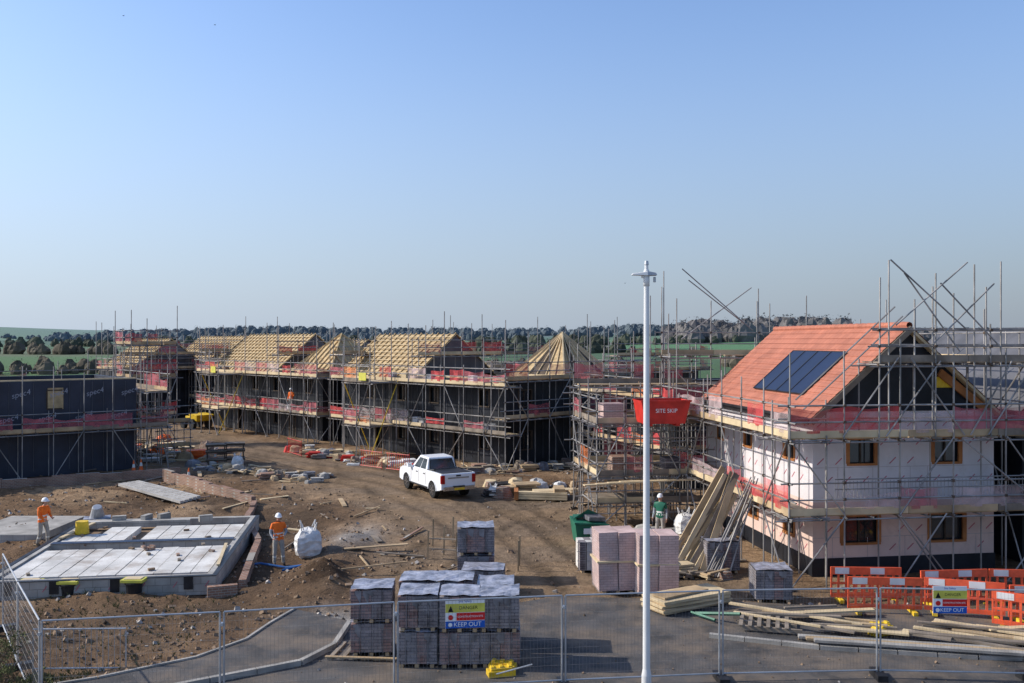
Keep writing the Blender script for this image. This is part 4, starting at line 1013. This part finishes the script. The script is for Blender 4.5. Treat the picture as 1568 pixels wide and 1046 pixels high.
for i,(x,y) in enumerate(((1.62,.78),(1.62,-.78),(-1.58,.78),(-1.58,-.78))):
    q=MB(); sg=1 if y>0 else -1
    q.tube((x,y-.12,.38),(x,y+.12,.38),.38,'tyre',28,None,True)
    q.tube((x,y+sg*.10,.38),(x,y+sg*.124,.38),.25,'chrome',20,None,True)
    q.tube((x,y+sg*.12,.38),(x,y+sg*.126,.38),.225,'dark',20,None,True)
    for k2 in range(6):
        a=k2*math.pi/3; q.beam((x,y+sg*.128,.38),(x+.235*math.cos(a),y+sg*.128,.38+.235*math.sin(a)),.06,.02,'chrome',up=(0,1,0))
    q.build('wheel_%d'%(i+1),T)

# ------------------------------------------------------------ people
def person(name,loc,rz,J,helmet='helmet',top='hivis',sleeve=None,legs='trousers'):
    e=empty(name,loc,rz)
    base=dict(pel=(0,0,.95),sp=(0,0,1.12),ch=(0,0,1.34),nk=(0,0,1.48),hb=(0,-.015,1.57),
      sl=(.19,0,1.42),el=(.25,.03,1.14),wl=(.27,-.06,.90),hl=(.275,-.09,.82),
      sr=(-.19,0,1.42),er=(-.25,.03,1.14),wr=(-.27,-.06,.90),hr=(-.275,-.09,.82),
      pl=(.10,0,.90),kl=(.12,-.02,.50),al=(.13,.02,.09),tl=(.14,-.15,.04),
      pr=(-.10,0,.90),kr=(-.12,-.02,.50),ar=(-.13,.02,.09),tr=(-.14,-.15,.04))
    base.update(J)
    rads=dict(pel=(.165,.12),sp=(.15,.11),ch=(.18,.12),nk=(.06,.06),hb=(.055,.055),sl=(.075,.075),el=(.052,.052),wl=(.036,.036),hl=(.042,.022),
      sr=(.075,.075),er=(.052,.052),wr=(.036,.036),hr=(.042,.022),pl=(.105,.105),kl=(.075,.075),al=(.06,.06),tl=(.05,.035),pr=(.105,.105),kr=(.075,.075),ar=(.06,.06),tr=(.05,.035))
    keys=list(base); vs=[Vector(base[k]) for k in keys]; rr=[rads[k] for k in keys]
    ed=[('pel','sp'),('sp','ch'),('ch','nk'),('nk','hb'),('ch','sl'),('sl','el'),('el','wl'),('wl','hl'),('ch','sr'),('sr','er'),('er','wr'),('wr','hr'),('pel','pl'),('pl','kl'),('kl','al'),('al','tl'),('pel','pr'),('pr','kr'),('kr','ar'),('ar','tr')]
    E=[(keys.index(a),keys.index(b)) for a,b in ed]
    me=bpy.data.meshes.new('body'); me.from_pydata([tuple(v) for v in vs],E,[]); o=bpy.data.objects.new('body',me); COL.objects.link(o)
    sk=o.modifiers.new('skin','SKIN'); sk.use_smooth_shade=True; ss=o.modifiers.new('sub','SUBSURF'); ss.levels=2; ss.render_levels=2
    for i,d in enumerate(me.skin_vertices[0].data): d.radius=rr[i]; d.use_root=(i==0)
    bpy.context.view_layer.update(); dg=bpy.context.evaluated_depsgraph_get(); m2=bpy.data.meshes.new_from_object(o.evaluated_get(dg)); bpy.data.objects.remove(o)
    m2.name='body'
    mats=[legs,top,'skin','boots','reflective',sleeve or top]; m2.materials.clear()
    for k in mats: m2.materials.append(M[k])
    hands=[Vector(base['hl']),Vector(base['hr'])]; wr=[Vector(base['wl']),Vector(base['wr'])]; hip=base['pel'][2]
    for p in m2.polygons:
        c=p.center
        armd=min((c-h).length for h in hands)
        isarm=min((c-Vector(base[k])).length for k in('el','er','wl','wr'))<.13
        if armd<.075: mi=2
        elif c.z>1.50 and not isarm: mi=2
        elif c.z<.12: mi=3
        elif c.z>hip-.05 or isarm:
            mi=5 if isarm else 1
            if not isarm and (1.10<c.z<1.15 or 1.0<c.z<1.03): mi=4
        else: mi=0
        if mi==0 and (.30<c.z<.35): mi=4
        p.material_index=mi; p.use_smooth=True
    b=bpy.data.objects.new('body',m2); COL.objects.link(b); b.parent=e
    for side,(h,w) in enumerate(zip(hands,wr)):
        d=(h-w).normalized(); x=d.cross(Vector((0,1,0))).normalized()
        if x.length<.5: x=Vector((1,0,0))
        fwd=x.cross(d).normalized()
        q=MB()
        for i,(off,L) in enumerate(((-.028,.062),(-.010,.075),(.010,.07),(.028,.055))):
            a=h+fwd*off+d*.015; m_=a+d*L*.55; t=m_+d*L*.35-x*.02*(1 if side==0 else -1)
            q.tube(a,m_,.010,'skin',6,.009); q.tube(m_,t,.009,'skin',6,.007,True)
        a=h-d*.02+fwd*(-.04); q.tube(h-d*.03,a+d*.02-fwd*.02,.012,'skin',6,.010); q.tube(a+d*.02-fwd*.02,a+d*.055-fwd*.012,.010,'skin',6,.007,True)
        q.build('fingers',e,smooth=True)
    hc=Vector(base['hb'])+Vector((0,-.01,.085)); q=MB(); n,m=14,16; rows=[]
    for j in range(n+1):
        t=math.pi*j/n; ring=[]
        for i in range(m):
            a=2*math.pi*i/m; x=math.sin(t)*math.sin(a)*.078; y=-math.sin(t)*math.cos(a)*.098; z=math.cos(t)*.118
            if z<-.02: x*=.86
            if y<-.07 and -.035<z<.02 and abs(x)<.02: y-=.022
            if z<-.06 and y<0: y-=.008
            ring.append(hc+Vector((x,y,z)))
        rows.append(ring)
    for j in range(n):
        for i in range(m): 
            q.face([rows[j][i],rows[j+1][i],rows[j+1][(i+1)%m],rows[j][(i+1)%m]],'skin' if (rows[j][i].y<hc.y+.03) else 'boots')
    for s in(-1,1):
        q.tube(hc+Vector((s*.03,-.088,.012)),hc+Vector((s*.03,-.094,.012)),.010,'dark',8,None,True)
        q.tube(hc+Vector((s*.072,.0,.0)),hc+Vector((s*.09,.008,.0)),.026,'skin',8,.02,True)
    q.box(hc+Vector((0,-.092,-.055)),(.045,.01,.009),'taillight')
    q.build('head',e,smooth=True)
    q=MB(); rows=[]
    for j in range(8):
        t=math.pi/2*j/7; rows.append([hc+Vector((math.sin(t)*math.sin(2*math.pi*i/18)*.108,-math.sin(t)*math.cos(2*math.pi*i/18)*.132,.035+math.cos(t)*.125)) for i in range(18)])
    for j in range(7):
        for i in range(18): q.face([rows[j][i],rows[j+1][i],rows[j+1][(i+1)%18],rows[j][(i+1)%18]],helmet)
    br=[hc+Vector((math.sin(2*math.pi*i/18)*.118,-math.cos(2*math.pi*i/18)*.142-(.045 if abs(i-9)>6 else 0),.028)) for i in range(18)]
    for i in range(18): q.face([rows[7][i],br[i],br[(i+1)%18],rows[7][(i+1)%18]],helmet)
    q.build('hard_hat',e,smooth=True)
    return e
person('construction_worker',(-7.95,31.1,gh(-7.95,31.1)),rad(25),dict(el=(.27,-.02,1.16),wl=(.16,-.22,1.06),hl=(.10,-.28,1.07),er=(-.26,.0,1.15),wr=(-.20,-.16,.98),hr=(-.15,-.23,.96),kl=(.14,-.05,.5),al=(.17,.0,.09),tl=(.2,-.16,.04)),sleeve='shirt')
person('construction_worker',(-17.2,33.5,gh(-17.2,33.5)),rad(70),dict(ch=(0,-.05,1.33),nk=(0,-.08,1.47),hb=(0,-.11,1.55),sl=(.19,-.05,1.41),sr=(-.19,-.05,1.41),el=(.24,-.08,1.15),wl=(.15,-.28,1.05),hl=(.12,-.35,1.03),er=(-.24,-.08,1.15),wr=(-.17,-.26,1.0),hr=(-.14,-.33,.98),kl=(.12,-.12,.5),al=(.13,-.1,.09),tl=(.14,-.27,.04),ar=(-.13,.12,.09),tr=(-.14,-.05,.04)))
ct,st_=math.cos(RA),math.sin(RA)
def loc_on(P,x,y,z): return (P[0]+x*ct-y*st_,P[1]+x*st_+y*ct,z)
person('construction_worker',loc_on(P1,-.9,3.0,2.14),rad(-20),dict(el=(.27,-.06,1.16),wl=(.2,-.28,1.1),hl=(.18,-.35,1.12)))
person('construction_worker',(5.6,34.5,gh(5.6,34.5)),rad(-30),dict(),top='green_plastic',sleeve='shirt')

# ------------------------------------------------------------ misc small
def cone(x,y):
    q=MB(); q.box((0,0,.02),(.36,.36,.04),'orange'); q.tube((0,0,.04),(0,0,.3),.13,'orange',14,.085); q.tube((0,0,.3),(0,0,.5),.086,'reflective',14,.055); q.tube((0,0,.5),(0,0,.7),.055,'orange',14,.025,True); q.build('traffic_cone',None,(x,y,gh(x,y)),.3)
cone(-21.6,52.2); cone(-21.3,52.5); cone(-17.5,49.5); cone(-18.5,57); 
q=MB()
pts=[(-8.6,30.0),(-8.9,30.4),(-8.5,30.9),(-7.6,30.7),(-7.0,30.5),(-7.6,30.2)]
for a,b in zip(pts[:-1],pts[1:]): q.tube((*a,gh(*a)+.06),(*b,gh(*b)+.06),.04,'blue',8)
q.build('blue_pipe')
q=MB()
q.tube((-15.8,33.6,.45),(-15.8,33.6,.9),.25,'yellow',14,.22,True); q.build('yellow_bucket')
q=MB()
q.box((0,0,.4),(1.0,.7,.5),'wrap_blue'); q.tube((0,0,.6),(0,-.25,1.1),.3,'galv',12,.18,True); q.tube((-.55,-.3,.25),(-.55,-.2,.25),.25,'tyre',12,None,True); q.tube((-.55,.2,.25),(-.55,.3,.25),.25,'tyre',12,None,True); q.tube((.5,0,.0),(.5,0,.4),.03,'galv'); q.build('cement_mixer',None,(-16.6,36.6,gh(-16.6,36.6)),.4,bevel=.03)
q=MB(); q.box((0,.4,.8),(.9,1.3,.5),'yellow'); q._hex([(-.6,-1.3,.7),(.6,-1.3,.7),(.6,-.3,.7),(-.6,-.3,.7),(-.8,-1.7,1.25),(.8,-1.7,1.25),(.8,-.2,1.35),(-.8,-.2,1.35)],'yellow')
for x in(-.7,.7):
    for y in(-.8,.8): q.tube((x-.15,y,.45),(x+.15,y,.45),.45,'tyre',16,None,True)
for x in(-.4,.4): q.tube((x,.5,1.0),(x,.5,2.2),.035,'dark')
q.beam((-.45,.5,2.2),(.45,.5,2.2),.06,.06,'dark'); q.box((0,.5,1.15),(.4,.4,.2),'dark'); q.build('site_dumper',None,(-27.3,79,0),.8,bevel=.03)
q=MB(); q.bx((-2.5,-1.1,1.2),(.8,1.1,3.4),'blue'); q.bx((.9,-1.1,.8),(2.6,1.1,3.6),'white_plastic'); q.bx((.95,-1.115,2.2),(2.3,-1.105,3.1),'glass'); q.bx((-2.6,-1,.7),(2.6,1,1.15),'dark')
for x in(-1.8,-.7,1.8): q.tube((x,-1.1,.5),(x,1.1,.5),.5,'tyre',16,None,True)
q.build('delivery_lorry',None,(10.8,64,0),.2,bevel=.05)
q=MB()
for (x,y) in((-2.9,31.5),(-2.4,32.2),(-2.9,33.5),(-1.9,31.2),(.2,29.9),(.25,30.6),(-2.2,34)): q.beam((x,y,0),(x+.02,y,1.0),.05,.05,'wood')
q.beam((-2.9,31.6,.35),(-1.9,31.3,.35),.1,.03,'wood_grey'); q.beam((-2.9,31.6,.7),(-1.9,31.3,.72),.1,.03,'wood_grey'); q.build('timber_stakes')
def shrub(x,y,h,seed):
    rr=random.Random(seed); q=MB()
    def br(p,d,L,r,dep):
        e=p+d*L; q.tube(p,e,r,'twig',4,r*.6)
        if dep==0:
            for i in range(2):
                a=Vector((rr.uniform(-1,1),rr.uniform(-1,1),rr.uniform(-.3,1))).normalized()*.05
                q.face([e,e+a,e+a+Vector((.02,.01,.03))],'weed')
            return
        for i in range(rr.choice([2,3])):
            nd=(d+Vector((rr.uniform(-.6,.6),rr.uniform(-.6,.6),rr.uniform(-.1,.5)))).normalized(); br(p.lerp(e,rr.uniform(.5,1)),nd,L*rr.uniform(.6,.85),r*.65,dep-1)
    for i in range(7): br(Vector((rr.uniform(-.3,.3),rr.uniform(-.3,.3),0)),Vector((rr.uniform(-.4,.4),rr.uniform(-.4,.4),1)).normalized(),h*.35,.012,4)
    q.build('bare_shrub',None,(x,y,gh(x,y)))
shrub(-10.9,19.0,1.5,1); shrub(-11.4,20.3,1.3,2); shrub(-10.4,18.6,1.0,3); shrub(-10.0,18.9,.7,4)
q=MB()
for i in range(900):
    x=R.uniform(-14,-8); y=R.uniform(17.5,27); 
    if R.random()<.5: x=R.uniform(-13,-9.6); y=R.uniform(18,21)
    g=gh(x,y); a=R.random()*6.28
    for j in range(4): 
        a+=1.4; h=R.uniform(.04,.18); q.face([(x,y,g),(x+.015,y+.01,g),(x+h*.6*math.cos(a),y+h*.6*math.sin(a),g+h)],'weed')
q.build('weeds')
for x,y,z in((9.9,80,12.6),(-34,80,36),(-26,80,35.2)):
    q=MB(); q.tube((-.07,0,0),(.08,0,.01),.03,'dark',6,.015,True); q.face([(0,0,.02),(.05,0,.02),(.02,.15,.07)],'dark'); q.face([(0,0,.02),(.05,0,.02),(.02,-.15,.07)],'dark'); q.build('bird',None,(x,y,z),1)
def trees(name,spec,seed):
    rr=random.Random(seed); q=MB()
    for (xa,ya,xb,yb,dy,n,h0,h1,k,m_) in spec:
        for i in range(n):
            t=rr.random(); x=xa+(xb-xa)*t; y=ya+(yb-ya)*t+rr.uniform(-dy,dy); g=gh(x,y)-.3; h=rr.uniform(h0,h1)*rr.choice([.7,1,1]); w=h*rr.uniform(.5,.85)
            q.tube((x,y,g),(x,y,g+h*.6),h*.02,k,4,h*.01)
            # ragged inner mass
            rows=[]; ns=9
            for lv,rf in((0,.75),(.3,1.0),(.58,.8),(.8,.45)):
                rows.append([(x+w*rf*.8*math.cos(6.283*j/ns)*rr.uniform(.7,1.15),y+w*rf*.5*math.sin(6.283*j/ns)*rr.uniform(.7,1.15),g+h*lv*rr.uniform(.85,1.15)) for j in range(ns)])
            for r0,r1 in zip(rows[:-1],rows[1:]):
                for j in range(ns): q.face([r0[j],r0[(j+1)%ns],r1[(j+1)%ns],r1[j]],k)
            for j in range(ns): q.face([rows[-1][j],rows[-1][(j+1)%ns],(x+rr.uniform(-.1,.1)*w,y,g+h*.9)],k)
            for j in range(m_):
                a=rr.random()*6.28; t=rr.random(); rr_=w*(.55+.5*rr.random())*math.sin(math.pi*(.22+.72*t))**.6
                c=Vector((x+rr_*math.cos(a),y+rr_*math.sin(a)*.6,g+h*t*1.03)); s=h*rr.uniform(.03,.075)
                u=Vector((rr.uniform(-1,1),rr.uniform(-.4,.4),rr.uniform(-1,1)))*s; v=Vector((rr.uniform(-1,1),rr.uniform(-.4,.4),rr.uniform(-1,1)))*s
                q.face([c-u,c+v,c+u*.8],k)
    q.build(name)
trees('distant_trees',[
  (-190,205,-60,215,10,110,2.5,5,'treebrown',50),(-60,215,30,240,8,60,2.5,4,'treebrown',50),
  (-330,420,-60,400,8,120,4,7,'treebrown',45),(-60,400,60,430,8,60,4,7,'treedark',45),(-420,640,150,600,14,200,5,9,'treedark',40),
  (60,250,190,240,8,70,3,5,'treebrown',50),(80,320,330,340,5,80,3,6,'treedark',45),
  (110,620,230,650,30,150,11,17,'treehazy_brown',70),(200,640,460,700,12,130,8,12,'treehazy_brown',50),
  (-450,900,0,880,25,240,7,11,'treehazy',30),(0,900,560,860,30,230,8,13,'treehazy',30),
  (-540,1280,60,1350,90,420,9,15,'treehazy',26),(60,1350,900,1400,60,300,9,15,'treehazy',26),(-1000,1250,-540,1100,6,110,4,8,'treehazy',20)],4)

# ------------------------------------------------------------ world, sun, camera
w=bpy.data.worlds.new('World'); scene.world=w; w.use_nodes=True; nt=w.node_tree
sky=nt.nodes.new('ShaderNodeTexSky'); sky.sky_type='NISHITA'; sky.sun_disc=False
EL=rad(33); AZ=rad(-84)
sky.sun_elevation=EL; sky.sun_rotation=AZ; sky.air_density=1.0; sky.dust_density=1.0; sky.ozone_density=1.5; sky.altitude=50
bg=nt.nodes['Background']; bg.inputs['Strength'].default_value=.15
tint=nt.nodes.new('ShaderNodeVectorMath'); tint.operation='MULTIPLY'; tint.inputs[1].default_value=(1.12,1.22,1.42); nt.links.new(sky.outputs[0],tint.inputs[0])
tc=nt.nodes.new('ShaderNodeTexCoord'); sp=nt.nodes.new('ShaderNodeSeparateXYZ'); nt.links.new(tc.outputs['Generated'],sp.inputs[0])
h=nt.nodes.new('ShaderNodeMapRange'); h.interpolation_type='SMOOTHSTEP'; h.inputs[1].default_value=-.06; h.inputs[2].default_value=.40; h.inputs[3].default_value=.98; h.inputs[4].default_value=0.0; nt.links.new(sp.outputs[2],h.inputs[0])
hb=nt.nodes.new('ShaderNodeMapRange'); hb.inputs[1].default_value=-.8; hb.inputs[2].default_value=.5; hb.inputs[3].default_value=1.6; hb.inputs[4].default_value=.80; nt.links.new(sp.outputs[0],hb.inputs[0])
hc=nt.nodes.new('ShaderNodeVectorMath'); hc.operation='SCALE'; hc.inputs[0].default_value=(2.50,2.95,3.60); nt.links.new(hb.outputs[0],hc.inputs['Scale'])
mx=nt.nodes.new('ShaderNodeMixRGB'); nt.links.new(h.outputs[0],mx.inputs[0]); nt.links.new(tint.outputs[0],mx.inputs[1]); nt.links.new(hc.outputs[0],mx.inputs[2])
nt.links.new(mx.outputs[0],bg.inputs['Color'])
sd=Vector((math.sin(AZ)*math.cos(EL),math.cos(AZ)*math.cos(EL),math.sin(EL)))
l=bpy.data.lights.new('sun','SUN'); l.energy=5.0; l.angle=rad(.5); l.color=(1,.93,.82); lo_=bpy.data.objects.new('sun',l); COL.objects.link(lo_); lo_.rotation_euler=(-sd).to_track_quat('-Z','Y').to_euler(); lo_.location=(-30,0,40)
c=bpy.data.cameras.new('camera'); c.sensor_width=36; c.lens=1400/1568*36; c.clip_start=.1; c.clip_end=12000
co=bpy.data.objects.new('camera',c); COL.objects.link(co); co.location=(0,0,7.5); co.rotation_euler=(rad(90),0,0); scene.camera=co
